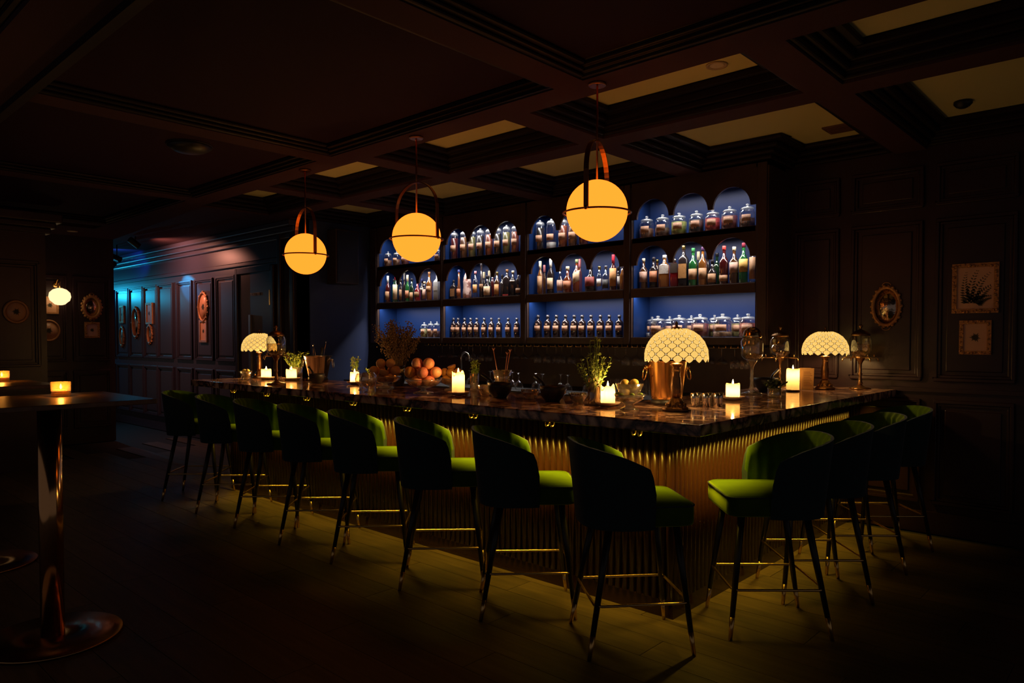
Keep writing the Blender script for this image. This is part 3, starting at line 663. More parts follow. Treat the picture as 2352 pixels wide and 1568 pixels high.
JARS = [
    (0, 'top', -7.423, 5.7, 0.204, 0.0513, 'brown', 0, 0),
    (0, 'top', -7.245, 5.7, 0.195, 0.0507, 'brown', 0, 0),
    (0, 'top', -7.08, 5.7, 0.187, 0.05, 'darkred', 0, 0),
    (0, 'top', -6.46, 5.7, 0.161, 0.0477, 'brown', 0, 0),
    (1, 'top', -6.178, 5.7, 0.338, 0.0466, 'darkred', 1, 0),
    (1, 'top', -6.016, 5.7, 0.332, 0.046, 'brown', 1, 0),
    (1, 'top', -5.88, 5.7, 0.323, 0.0455, 'olive', 1, 0),
    (1, 'top', -5.747, 5.7, 0.324, 0.045, 'black', 1, 0),
    (1, 'top', -5.61, 5.7, 0.319, 0.0444, 'redbrown', 1, 0),
    (1, 'top', -5.476, 5.7, 0.315, 0.044, 'black', 1, 0),
    (1, 'top', -5.346, 5.7, 0.32, 0.0435, 'olive', 1, 0),
    (1, 'top', -5.218, 5.7, 0.311, 0.0429, 'redbrown', 1, 0),
    (2, 'top', -4.868, 5.7, 0.318, 0.0482, 'black', 1, 0),
    (2, 'top', -4.716, 5.7, 0.315, 0.0519, 'clear', 1, 0),
    (2, 'top', -4.562, 5.7, 0.306, 0.049, 'redbrown', 1, 0),
    (2, 'top', -4.435, 5.7, 0.3, 0.0484, 'brown', 1, 0),
    (2, 'top', -4.305, 5.7, 0.29, 0.0479, 'darkred', 1, 0),
    (3, 'top', -3.582, 5.7, 0.211, 0.0677, 'brown', 0, 0),
    (3, 'top', -3.414, 5.7, 0.207, 0.0686, 'darkbrown', 0, 0),
    (3, 'top', -3.247, 5.7, 0.203, 0.0693, 'olivegreen', 0, 0),
    (3, 'top', -3.077, 5.7, 0.201, 0.0662, 'black', 0, 0),
    (3, 'top', -2.925, 5.7, 0.194, 0.065, 'red', 0, 0),
    (3, 'top', -2.771, 5.7, 0.201, 0.0675, 'darkred', 0, 0),
    (3, 'top', -2.614, 5.7, 0.203, 0.0646, 'darkbrown', 0, 0),
    (0, 'low', -6.718, 5.7, 0.186, 0.0463, 'olive', 0, 0),
    (0, 'low', -6.598, 5.7, 0.194, 0.0433, 'brown', 0, 0),
    (0, 'low', -6.487, 5.7, 0.193, 0.0429, 'darkbrown', 0, 0),
    (3, 'low', -3.457, 5.7, 0.194, 0.0768, 'brown', 0, 0),
    (3, 'low', -3.24, 5.7, 0.197, 0.0751, 'clear', 0, 0),
    (3, 'low', -3.037, 5.7, 0.2, 0.0772, 'darkred', 0, 0),
    (3, 'low', -2.826, 5.7, 0.199, 0.0808, 'tan', 0, 0),
    (3, 'low', -2.598, 5.7, 0.194, 0.0735, 'redbrown', 0, 0),
    (3, 'low', -3.627, 5.84, 0.193, 0.0714, 'clear', 0, 1),
    (3, 'low', -3.409, 5.84, 0.193, 0.0698, 'clear', 0, 1),
    (3, 'low', -3.188, 5.84, 0.196, 0.0683, 'brown', 0, 1),
    (3, 'low', -2.964, 5.84, 0.195, 0.0667, 'olive', 0, 1),
    (3, 'low', -2.751, 5.84, 0.194, 0.0651, 'olive', 0, 1),]
DARKS = [
    (1, -6.207, 0.229, 0.0356),
    (1, -6.111, 0.227, 0.0353),
    (1, -6.001, 0.224, 0.035),
    (1, -5.901, 0.222, 0.0347),
    (1, -5.802, 0.221, 0.0344),
    (1, -5.684, 0.218, 0.0341),
    (1, -5.571, 0.216, 0.0337),
    (1, -5.454, 0.214, 0.0334),
    (1, -5.317, 0.211, 0.033),
    (1, -5.19, 0.209, 0.0326),
    (2, -4.894, 0.234, 0.0409),
    (2, -4.758, 0.231, 0.0404),
    (2, -4.643, 0.229, 0.04),
    (2, -4.524, 0.226, 0.0395),
    (2, -4.413, 0.224, 0.0391),
    (2, -4.315, 0.221, 0.0388),
    (2, -4.206, 0.219, 0.0383),
    (2, -4.094, 0.216, 0.0379),
    (2, -3.989, 0.214, 0.0375),
    (2, -3.875, 0.212, 0.0371),]
cnt = {}
lastx = {}
for (bi, row, x, y, h, r, kind, g, c, lab, desc) in BOTTLES:
    a, b = BAYS[bi]; x = min(max(x, a + r + 0.016), b - r - 0.012); h = min(h, 0.385)
    key = (bi, y)
    if key in lastx:
        px_, pr_ = lastx[key]
        if x - px_ < r + pr_ + 0.002:
            sp_ = x - px_ - 0.003
            if sp_ > 0.03: r = max(0.016, min(r, sp_ - pr_))
            x = max(x, px_ + pr_ + r + 0.002)
            if x > b - r - 0.01: x = b - r - 0.01
    lastx[key] = (x, r); y += 0.035
    k = cnt.get(bi, 0); cnt[bi] = k + 1
    t = thing('bottle', '%s, %s from left, middle shelf, %s' % (desc, ORD[k], BAYN[bi]), 'bottle', (x, y, 1.9103), R(random.uniform(8, 24)), 'spirit bottles on the middle shelf')
    P, nk = profile(kind, h, r)
    if kind == 'figure': bm_ = mat('swirled ceramic', COLS['ceramic'], 0.3, noise=(16, (0.30, 0.12, 0.10), 0.50, 0.56))
    elif g == 'black': bm_ = mat('black bottle glass', (0.018, 0.012, 0.012), 0.06, spec=0.7)
    elif g == 'frost': bm_ = mat('frosted bottle', (0.38, 0.38, 0.37), 0.4)
    elif g == 'clear': bm_ = glass('clear bottle', (0.9, 0.9, 0.88), facing=0.5, base=0.10)
    else: bm_ = bottle_glass(COLS[g], 0.30)
    MB().lathe(P, 32 if kind == 'square' else 20, a0=R(45) if kind != 'square' else 0).obj('body', bm_, t)
    ct = P[-1][1]
    if kind == 'figure':
        MB().tube([(0, 0, ct - 0.004), (0, 0, ct + 0.02), (-0.012, 0, ct + 0.045), (-0.03, 0, ct + 0.065)], [nk * 1.1, nk, nk * .8, nk * .6], 10).obj('spout', capm('silver'), t)
    else:
        z0 = min(ct, h - 0.03); 
        if kind == 'wine': z0 = 0.76 * h
        cr = nk * 1.18
        MB().lathe([(cr, z0), (cr, h - 0.004), (cr * .9, h)], 14).obj('cap', capm(c), t)
    if lab:
        rr = r * (1.02 if kind == 'square' else 1.0)
        if kind == 'taper': rr = r * 1.0
        o = label_patch(rr if kind != 'squat' else r, lab[1] * h, lab[2] * h, kind, tilt=0.02 if 'slanting cream' in desc else 0).obj('paper_label', labm(lab[0]), t)

jc = {}
for (bi, row, x, y, h, r, c, tall, back) in JARS:
    a, b = BAYS[bi]; z = 2.3653 if row == 'top' else 1.4653
    y += 0.025
    if back: y = 5.85; r *= 0.80
    x = min(max(x, a + r + 0.012), b - r - 0.010)
    key = (bi, row, back)
    if key in lastx:
        px_, pr_ = lastx[key]
        if x - px_ < r + pr_ + 0.002:
            r = max(0.03, x - px_ - pr_ - 0.002)
    lastx[key] = (x, r)
    k = jc.get(key, 0); jc[key] = k + 1
    cname = {'brown': 'brown spices', 'darkred': 'dark red fruit', 'olive': 'olive green liquid', 'black': 'black liquid', 'redbrown': 'reddish brown liquid', 'clear': 'pale contents', 'darkbrown': 'dark spices', 'olivegreen': 'yellow-green fruit', 'red': 'bright red fruit', 'tan': 'golden seeds'}[c]
    lb = '%s glass jar of %s, %s from left, %s, %s' % ('tall' if tall else 'squat', cname, ORD[k], ('rear row, bottom shelf' if back else 'front row, bottom shelf') if row == 'low' else 'top shelf', BAYN[bi])
    t = thing('glass_jar', lb, 'jar', (x, y, z), R(14), 'lidded jars on the top shelf' if row == 'top' else 'lidded jars on the bottom shelf')
    nr = r * (0.82 if tall else 0.74); hb = h * (0.80 if tall else 0.74)
    MB().lathe([(r * .93, 0), (r, .008), (r, hb * .86), (r * .96, hb * .93), (nr, hb), (nr * 1.04, hb * 1.03)], 24, caps=False).obj('body', M_GLASS, t)
    fill = 0.95 if tall and c != 'clear' else {'clear': 0.30, 'tan': 0.32, 'brown': 0.62, 'darkbrown': 0.55}.get(c, 0.82)
    cc = COLS[c]
    fm = mat(('tall ' if tall else '') + 'contents ' + c, tuple(q * (0.45 if tall and c != 'clear' else 0.8) for q in cc), 0.25 if tall else 0.5, noise=(45, tuple(q * 0.35 for q in cc), 0.42, 0.62) if not tall else None)
    MB().lathe([(r * .9, .004), (r * .965, .012), (r * .965, hb * fill * .97), (r * .3, hb * fill)], 20).obj('contents', fm, t)
    MB().lathe([(nr * 1.1, hb * 1.03), (nr * 1.16, hb * 1.07), (nr * 1.1, hb * 1.12), (nr * .8, hb * 1.17), (nr * .25, hb * 1.2), (nr * .22, h - 0.016), (nr * .34, h - 0.008), (nr * .2, h)], 20).obj('lid', M_FROST, t)
    label_patch(r, hb * .36, hb * .72 if not tall else hb * .62, 'round', 34 if not tall else 48).obj('paper_label', M_PAPER, t)
jar_k = {}
M_APO = mat('apothecary glass', (0.016, 0.009, 0.009), 0.07, spec=0.7)
for (bi, x, h, r) in DARKS:
    a, b = BAYS[bi]; x = min(max(x, a + r + 0.012), b - r - 0.010)
    k = jar_k.get(bi, 0); jar_k[bi] = k + 1
    t = thing('apothecary_bottle', 'black apothecary bottle with beige label, %s from left, bottom shelf, %s' % (ORD[k], BAYN[bi]), 'bottle', (x, 5.72, 1.4653), R(12), 'black apothecary bottles on the bottom shelf')
    MB().lathe([(r * .92, 0), (r, .008), (r, h * .62), (r * .9, h * .70), (r * .5, h * .77), (r * .32, h * .80), (r * .32, h * .88)], 20).obj('body', M_APO, t)
    MB().lathe([(r * .42, h * .87), (r * .44, h * .9), (r * .42, h)], 12).obj('cap', capm('dark'), t)
    label_patch(r, h * .30, h * .52, 'round', 52).obj('paper_label', M_PAPER, t)
    label_patch(r * 1.0, h * .53, h * .61, 'round', 16).obj('seal', M_PAPER, t)

# hanging rack of stemmed glasses under the shelves
rk = thing('glass_rack', 'rack of thin brass rails under the shelves', 'rack', (-4.9, 5.45, 1.40))
rl = MB()
rl.tube([(-0.030, 0, 0), (-0.030, 0, -0.024), (-0.026, 0, -0.028), (0.026, 0, -0.028), (0.030, 0, -0.024), (0.030, 0, 0)], 0.0046, 6)
for sx in (-1, 1): rl.box(sx * 0.032 - 0.004, sx * 0.032 + 0.004, 0.0, 0.26, -0.030, -0.024)
rlm = rl.mesh('rail', M_BRASS)
nr_ = 38; rx0, rx1 = -6.55, -2.56
for i in range(nr_): link('rail', rlm, rk, (rx0 + (rx1 - rx0) * i / (nr_ - 1) + 4.9, 5.62 - 5.45, 0))
MB().box(rx0 - 0.05, rx1 + 0.05, 5.86, 5.90, 1.372, 1.4).obj('rail_holder', M_BLACK, rk, (4.9, -5.45, -1.40))
wg = MB().lathe([(0.034, 0.0), (0.034, -0.003), (0.006, -0.008), (0.0045, -0.02), (0.0045, -0.075), (0.012, -0.085), (0.036, -0.11), (0.043, -0.14), (0.038, -0.175)], 16, caps=False).mesh('hanging_glass', M_GLASS)
cg = MB().lathe([(0.034, 0.0), (0.034, -0.003), (0.006, -0.008), (0.0045, -0.02), (0.0045, -0.085), (0.02, -0.10), (0.046, -0.115), (0.05, -0.14)], 16, caps=False).mesh('hanging_glass', M_GLASS)
for i in range(1, nr_ - 1):
    if i in (9, 21, 30): continue
    x = rx0 + (rx1 - rx0) * (i + 0.5) / (nr_ - 1)
    me = wg if (i // 5) % 2 else cg
    o = link('hanging_glass', me, None, (x, 5.70 + 0.02 * (i % 3), 1.3745))
    hk_n = len([q for q in bpy.data.objects if q.name.startswith('hanging_glass')]); tag(o, 'stemmed glass hanging from the brass rack, %s from left' % ORD[hk_n - 1], 'glass', 'glasses hanging from the rack')

# glasses standing on the back counter
ug = MB().lathe([(0.040, 0.0), (0.043, 0.03), (0.036, 0.065), (0.012, 0.085), (0.005, 0.095), (0.005, 0.16), (0.02, 0.168), (0.036, 0.171)], 16, caps=False).mesh('upturned_glass', M_GLASS)
hg = MB().lathe([(0.030, 0.0), (0.031, 0.006), (0.034, 0.15)], 16, caps=False).mesh('tumbler', M_GLASS)
k = 0
for i in range(17):
    x = -6.3 + i * 0.155 + 0.02 * math.sin(i * 3.1)
    o = link('upturned_glass', ug, None, (x, 5.27 + 0.06 * (i % 2), 0.9453))
    tag(o, 'stemmed glass standing upside down on the back counter, %s from left' % ORD[i], 'glass', 'upturned glasses on the back counter')
for i in range(14):
    x = -3.62 + (i % 7) * 0.085; y = 5.26 + 0.09 * (i // 7)
    o = link('tumbler', hg, None, (x, y, 0.9453)); tag(o, 'tall cut-glass tumbler on the back counter, %s row, %s from left' % (('front', 'rear')[i // 7], ORD[i % 7]), 'glass', 'tumblers on the back counter')
# tap over the bar sink
tp = thing('bar_tap', 'slim curved bar tap behind the fruit bowls', 'tap', (-5.55, 5.24, 0.9453))
MB().tube([(0, 0, 0)] + [(0, 0, 0.30)] + [(0.0 + 0.06 * (1 - math.cos(a)), -0.0, 0.30 + 0.06 * math.sin(a)) for a in [PI * k / 10 for k in range(1, 11)]] + [(0.12, 0, 0.27)], 0.009, 10).obj('spout', M_STEEL, tp)
MB().lathe([(0.025, 0), (0.025, 0.03), (0.012, 0.04)], 14).obj('base', M_STEEL, tp)
MB().tube([(0, 0, 0.06), (0, -0.06, 0.08)], 0.005, 6).obj('lever', M_STEEL, tp)

# ---------------------------------------------------------------- pendant globes
M_GLOBE = emitter('glowing opal globe', GLOBE_COL, GLOBE_S)
for i, (x, ang, lab) in enumerate(((-2.367, -71.6, 'glowing amber globe pendant nearest the bar corner, in front of the shelves'), (-3.917, 8, 'glowing amber globe pendant in the middle of the three over the bar'), (-5.355, -8.4, 'glowing amber globe pendant farthest left of the three over the bar'))):
    t = thing('globe_pendant', lab, 'pendant lamp', (x, 3.27, 2.16), R(ang), 'globe pendants over the bar')
    MB().ball((0, 0, 0), 0.170, 40, 24).obj('globe', M_GLOBE, t)
    MB().tube([(0.187 * math.cos(2 * PI * k / 48), 0.187 * math.sin(2 * PI * k / 48), -0.012) for k in range(48)], 0.0055, 8, closed=True).obj('ring', M_COPPER, t)
    # flat strap bent into an arch over the globe
    pts = [(0.187, -0.012)] + [(0.187, 0.09)] + [(0.187 * math.cos(a), 0.19 + 0.19 * math.sin(a)) for a in [PI * k / 20 for k in range(21)]] + [(-0.187, 0.09), (-0.187, -0.012)]
    m = MB(); v = []; f = []
    for k, (px_, pz_) in enumerate(pts):
        s = 1.0; L_ = math.hypot(px_, pz_ - 0.1) or 1
        nx, nz = (px_ / L_, (pz_ - 0.1) / L_) if pz_ > 0.1 else (math.copysign(1, px_), 0)
        for dd in (0, 0.007):
            for ww in (-0.0135, 0.0135): v.append((px_ + nx * dd, ww, pz_ + nz * dd))
    for k in range(len(pts) - 1):
        b = k * 4; f += [(b, b + 1, b + 5, b + 4), (b + 2, b + 6, b + 7, b + 3), (b, b + 4, b + 6, b + 2), (b + 1, b + 3, b + 7, b + 5)]
    f += [(0, 2, 3, 1), (len(v) - 4, len(v) - 3, len(v) - 1, len(v) - 2)]
    m.add(v, f); m.obj('strap', M_COPPER, t)
    for sx in (-1, 1): MB().ball((0.196 * sx, 0, -0.012), 0.012, 10, 6).obj('knuckle', M_COPPER, t)
    MB().tube([(0, 0, 0.165), (0, 0, 0.695)], 0.006, 8).obj('rod', M_COPPER, t)
    MB().lathe([(0.045, 0.685), (0.05, 0.69), (0.05, 0.6995)], 20).obj('ceiling_canopy', M_COPPER, t)

# ---------------------------------------------------------------- table lamps with leaded scale-pattern shades
M_PANE = mat('lit amber glass', (0.30, 0.18, 0.06), 0.35, emit=(1.0, 0.61, 0.15), es=0.95)
M_BEAD = mat('lit glass bead', (0.9, 0.8, 0.6), 0.3, emit=(1.0, 0.75, 0.42), es=1.0)
M_CAME = mat('lead came', (0.055, 0.035, 0.02), 0.4, metal=0.6)
SR, SHH = 0.163, 0.168
def dome(u):                       # 0 top .. 1 rim
    a = u * R(97)
    return SR * math.sin(min(a, R(97))) ** 0.92, SHH * (math.cos(a) + 0.12) / 1.12
NC = 17
def pane_mesh(uc, du, dth):
    v = []; f = []; NB = 16
    def P(u, th, bul):
        r, z = dome(u); r2, z2 = dome(u + 0.01); tx, tz = r2 - r, z2 - z; l = math.hypot(tx, tz) or 1
        return ((r + bul * -tz / l) * math.cos(th), (r + bul * -tz / l) * math.sin(th), z + bul * tx / l)
    v.append(P(uc, 0, 0.0065))
    for sc, bl in ((0.6, 0.0050), (0.815, 0.0015)):
        for k in range(NB):
            a = 2 * PI * k / NB; c, s = math.cos(a), math.sin(a); e = 1.25
            q = (abs(c) ** e + abs(s) ** e) ** (-1 / e)
            v.append(P(uc + du * sc * q * s, dth * sc * q * c, bl))
    for k in range(NB):
        k2 = (k + 1) % NB; f.append((0, 1 + k, 1 + k2)); f.append((1 + k, 1 + NB + k, 1 + NB + k2, 1 + k2))
    m = MB(); m.add(v, f, True); return m.mesh('shade_pane', M_PANE)
rows = []; u = 0.965; du = 0.098; i = 0
while u > 0.17:
    rows.append((u, du, i % 2)); r0 = dome(u)[0]; u -= du * 0.97; du *= 0.955; i += 1
pane_me = [pane_mesh(u, du * 1.0, PI / NC) for u, du, _ in rows]
def make_lamp():
    t = thing('table_lamp', 'lamp', 'lamp')
    MB().lathe([(0.066, 0), (0.070, 0.006), (0.064, 0.016), (0.050, 0.024), (0.044, 0.040), (0.030, 0.062), (0.022, 0.070)], 32, flute=(9, 0.06)).obj('foot', M_BRONZE, t)
    m = MB()
    for k in range(9):
        a = 2 * PI * k / 9; m.ball((0.046 * math.cos(a), 0.046 * math.sin(a), 0.028), 0.012, 8, 6, 1.2)
    m.obj('foot_leaves', M_BRONZE, t)
    MB().lathe([(0.020, 0.068), (0.024, 0.085), (0.027, 0.13), (0.023, 0.175), (0.018, 0.20), (0.022, 0.207), (0.018, 0.214), (0.018, 0.232), (0.030, 0.243), (0.033, 0.250), (0.012, 0.256)], 24, flute=(12, 0.05)).obj('column', M_BRONZE, t)
    MB().tube([(0, 0, 0.25), (0, 0, 0.27 + SHH + 0.006)], 0.005, 8).obj('stem', M_BRONZE, t)
    sd = MB().lathe([(dome(k / 20)[0] * 0.985, dome(k / 20)[1] - 0.0015) for k in range(1, 21)], 51, caps=False).obj('shade', M_CAME, t, (0, 0, 0.272))
    for (u, du, off), me in zip(rows, pane_me):
        for k in range(NC): link('shade_pane', me, sd, (0, 0, 0), 2 * PI * (k + 0.5 * off) / NC)
    m = MB()
    for (u, du, off) in rows[1:]:
        r, z = dome(u + du * 0.98)
        for k in range(NC):
            a = 2 * PI * (k + 0.5 * off) / NC; m.ball((r * 1.005 * math.cos(a), r * 1.005 * math.sin(a), z), 0.0036, 6, 4)
    tag(m.obj('shade_beads', M_BEAD, sd), kind='stuff')
    MB().lathe([(0.030, 0.268 + SHH), (0.028, 0.276 + SHH), (0.008, 0.282 + SHH), (0.006, 0.292 + SHH), (0.009, 0.30 + SHH), (0.001, 0.312 + SHH)], 16).obj('finial', M_BRONZE, t)
    MB().ball((0, 0, 0.335), 0.028, 12, 8).obj('bulb', emitter('warm bulb', (1, 0.7, 0.3), 3.0), t)
    light('bulb_light', 'POINT', (0, 0, 0.295), TABLE_LAMP_W, (1.0, 0.60, 0.20), t, shadow_soft_size=0.02)
    return t
lp = make_lamp()
LAMPS = [(-1.952, 3.42, 1.0, 0.1, 'amber scale-pattern glass table lamp in front of the gold bucket at the bar corner'),
         (-1.953, 5.66, 1.0, 0.3, 'amber scale-pattern glass table lamp on the right end of the bar by the wall'),
         (-6.64, 3.53, 1.0, 0.5, 'amber scale-pattern glass table lamp at the far left end of the bar')]
for i, (x, y, s, a, lab) in enumerate(LAMPS):
    o = lp if i == 0 else copy_tree(lp)
    o.location = (x, y, TOP + 0.0005); o.rotation_euler = (0, 0, a); tag(o, lab, 'lamp', 'scale-pattern glass table lamps')

# ---------------------------------------------------------------- candles on saucers
CANDLES = [(-6.36, 3.45, 0.047, 0.080, 'short lit pillar candle on a saucer beside the far left lamp', 1),
           (-6.06, 3.54, 0.048, 0.085, 'short lit pillar candle on a saucer left of the silver ice bucket', 1),
           (-5.11, 3.58, 0.038, 0.085, 'small lit candle on a saucer in front of the herb glass', 1),
           (-3.60, 3.37, 0.044, 0.140, 'tall lit pillar candle on a saucer right of the pink fruit bowl', 1),
           (-2.38, 3.40, 0.042, 0.098, 'lit pillar candle with melted jagged rim on a saucer', 1),
           (-2.04, 4.28, 0.043, 0.085, 'short lit pillar candle on a saucer right of the gold bucket', 1),
           (-2.05, 5.28, 0.046, 0.155, 'tall lit pillar candle beside the folded menu card', 0)]
for ci, (x, y, r, h, lab, sc) in enumerate(CANDLES):
    t = thing('candle', lab, 'candle', (x, y, TOP + (0.0195 if sc else 0.0125)), 0, 'pillar candles on the bar')
    P = [(r * .97, 0), (r, .004), (r, h - .006), (r * .96, h), (r * .80, h - .010), (r * .3, h - .016), (0.0, h - 0.017)]
    m = MB().lathe(P, 24)
    jag = 0.012 if 'jagged' in lab or ci == 3 else 0.003
    for k, p in enumerate(m.v):
        if p[2] > h - .012 and math.hypot(p[0], p[1]) > r * .7:
            a = math.atan2(p[1], p[0]); m.v[k] = (p[0], p[1], p[2] + jag * (math.sin(3 * a + ci) + 0.5 * math.sin(5 * a + 2 * ci)) - jag * 0.6)
    m.obj('wax', wax_mat(), t)
    MB().tube([(0, 0, h - 0.018), (0.001, 0, h - 0.004)], 0.0012, 6).obj('wick', M_BLACK, t)
    MB().lathe([(0.0005, h - 0.010), (0.0050, h - 0.002), (0.0056, h + 0.004), (0.0035, h + 0.014), (0.0003, h + 0.026)], 12).obj('flame', emitter('candle flame', (1.0, 0.62, 0.22), 35.0), t)
    light('glow', 'POINT', (0, 0, max(h - 0.045, h * 0.45)), CANDLE_CORE_W, (1.0, 0.70, 0.34), t, shadow_soft_size=0.006)
    light('flame_light', 'POINT', (0, 0, h + 0.020), CANDLE_W * (1.8, 1.8, 2.0, 1.7, 1.3, 0.4, 0.6)[ci], (1.0, 0.50, 0.15), t, shadow_soft_size=0.007)
    s = thing('candle_saucer' if sc else 'candle_dish', ('cream saucer' if sc else 'dark wooden dish') + ' under the ' + lab.replace(' on a saucer', ''), 'saucer', (x, y, TOP + 0.0005), 0, 'saucers under the candles')
    R_ = r * 1.75 if sc else r * 1.05
    MB().lathe([(R_ * .45, 0), (R_ * .5, 0.003), (R_ * .9, 0.013), (R_, 0.022), (R_ * .97, 0.023), (R_ * .8, 0.0175), (R_ * .55, 0.016), (0, 0.016)] if sc else [(R_ * .8, 0), (R_, 0.004), (R_, 0.012), (0, 0.012)], 28).obj('dish', M_CERAMIC if sc else M_BRONZE, s)

# ---------------------------------------------------------------- absinthe fountains / glass urns
def fountain(loc, rz, lab, s=1.0, taps=4, dome_lid=False):
    t = thing('drinks_fountain' if not dome_lid else 'glass_urn', lab, 'fountain' if not dome_lid else 'urn', loc, rz, None)
    t.scale = (s, s, s)
    met = M_BRONZE if not dome_lid else M_CUT
    MB().lathe([(0.075, 0), (0.078, 0.006), (0.060, 0.013), (0.030, 0.020), (0.016, 0.032)], 28, flute=(8, 0.04)).obj('foot', met, t)
    MB().lathe([(0.015, 0.030), (0.020, 0.045), (0.013, 0.06), (0.011, 0.10), (0.016, 0.115), (0.011, 0.13), (0.012, 0.19), (0.019, 0.21), (0.034, 0.235), (0.040, 0.25)], 20).obj('column', met, t)
    MB().lathe([(0.030, 0.245), (0.055, 0.255), (0.074, 0.275), (0.078, 0.30), (0.078, 0.385), (0.066, 0.405), (0.062, 0.41)], 28, caps=False).obj('glass_body', M_GLASS if not dome_lid else M_CUT, t)
    MB().lathe([(0.028, 0.252), (0.052, 0.262), (0.070, 0.28), (0.073, 0.30), (0.073, 0.345), (0.0, 0.346)], 24).obj('water', glass('amber water', (0.95, 0.80, 0.55), facing=0.4, base=0.05), t)
    if dome_lid: MB().lathe([(0.066, 0.408), (0.069, 0.416), (0.064, 0.43)] + [(0.064 * math.cos(a), 0.43 + 0.058 * math.sin(a)) for a in [PI / 2 * k / 8 for k in range(1, 8)]] + [(0.001, 0.488)], 28).obj('lid', M_GOLDST, t)
    else:
        MB().lathe([(0.066, 0.408), (0.068, 0.418), (0.058, 0.43), (0.040, 0.445), (0.020, 0.452), (0.009, 0.458), (0.008, 0.468), (0.016, 0.48), (0.012, 0.492), (0.001, 0.498)], 24).obj('lid', M_BRONZE, t)
        for k in range(taps):
            a = 2 * PI * k / taps
            q = lambda r, z: (r * math.cos(a), r * math.sin(a), z)
            tap = MB().tube([q(0.035, 0.243), q(0.10, 0.240), q(0.125, 0.240), q(0.138, 0.232), q(0.142, 0.212)], [0.0055, 0.005, 0.005, 0.005, 0.004], 8).obj('tap', M_BRASS, t)
            MB().tube([q(0.108, 0.245), q(0.108, 0.268)], 0.004, 6).obj('tap_key', M_BRASS, tap)
    return t
fountain((-5.60, 3.13, TOP + 0.0005), R(20), 'glass absinthe fountain on a bronze column in front of the far left lamp')
fountain((-1.76, 5.86, TOP + 0.0005), R(-45), 'glass absinthe fountain at the right end of the bar under the oval mirror')
fountain((-2.28, 5.60, TOP + 0.0005), R(10), 'glass absinthe fountain behind the tall candle on the right side of the bar', 0.98)
fountain((-2.15, 4.80, TOP + 0.0005), 0, 'glass urn with a golden dome lid between the fountain and the gold bucket', 0.96, dome_lid=True)

# ---------------------------------------------------------------- ice buckets
def bucket(loc, rz, lab, r0, r1, h, m_, rings, stand=0.0):
    t = thing('ice_bucket', lab, 'bucket', loc, rz)
    z = stand
    MB().lathe([(r0 * .96, z), (r0, z + .006), (r0 * 1.03, z + 0.02), (r1 * .985, z + h * .93), (r1, z + h * .94), (r1 * 1.05, z + h * .985), (r1 * 1.055, z + h), (r1 * .98, z + h), (r1 * .95, z + h * .93), (r0 * .93, z + 0.02), (0, z + 0.018)], 40).obj('body', m_, t)
    if stand: MB().lathe([(r0 * 1.05, 0), (r0 * 1.05, stand), (0, stand)], 28).obj('stand', M_BLACK, t)
    for s in (-1, 1):
        c = r0 + (r1 - r0) * 0.80
        MB().lathe([(0.010, -0.012), (0.016, 0), (0.010, 0.012)], 12, c=(s * (c + 0.012), 0, z + h * .80)).obj('handle_boss', m_, t)
        MB().tube([(s * (c + 0.022 - 0.006 * math.cos(a)), 0.032 * math.sin(a), z + h * .80 - 0.036 - 0.036 * -math.cos(a)) for a in [2 * PI * k / 24 for k in range(24)]], 0.0042, 8, closed=True).obj('ring_handle', m_, t)
    return t
bucket((-2.18, 3.71, TOP + 0.0005), R(50), 'large golden champagne bucket behind the corner lamp', 0.088, 0.118, 0.235, M_GOLDST, True, 0.03)
bucket((-5.80, 3.66, TOP + 0.0005), R(45), 'silver ice bucket holding bar tools on the left part of the bar', 0.085, 0.125, 0.20, M_STEEL, True, 0.03)
for i, (dx, dy, tx, ty, L_, nm, lb) in enumerate(((0.02, 0.03, 0.05, 0.03, 0.30, 'bar_spoon', 'long twisted bar spoon leaning in the silver ice bucket'), (-0.04, 0.0, -0.05, 0.0, 0.27, 'ice_tongs', 'steel ice tongs standing in the silver ice bucket'), (0.05, -0.02, 0.08, -0.01, 0.25, 'muddler', 'dark wooden muddler standing in the silver ice bucket'))):
    t = thing(nm, lb, nm.replace('_', ' '), (-5.80 + dx * 0.6, 3.66 + dy * 0.6, TOP + 0.055))
    m = MB()
    if nm == 'ice_tongs':
        for s in (-1, 1): m.tube([(s * 0.012, 0, 0), (tx * .5 + s * 0.022, ty * .5, L_ * .5), (tx + s * 0.004, ty, L_)], 0.003, 6)
        m.ball((tx, ty, L_), 0.010, 8, 6)
        m.obj('arms', M_STEEL, t)
    elif nm == 'bar_spoon':
        m.tube([(0, 0, 0), (tx, ty, L_)], 0.0026, 6); m.ball((tx, ty, L_), 0.008, 8, 6); m.obj('shaft', M_STEEL, t)
    else:
        m.tube([(0, 0, 0), (tx * .7, ty * .7, L_ * .7), (tx, ty, L_)], [0.012, 0.010, 0.014], 10); m.obj('shaft', M_BLACK, t)

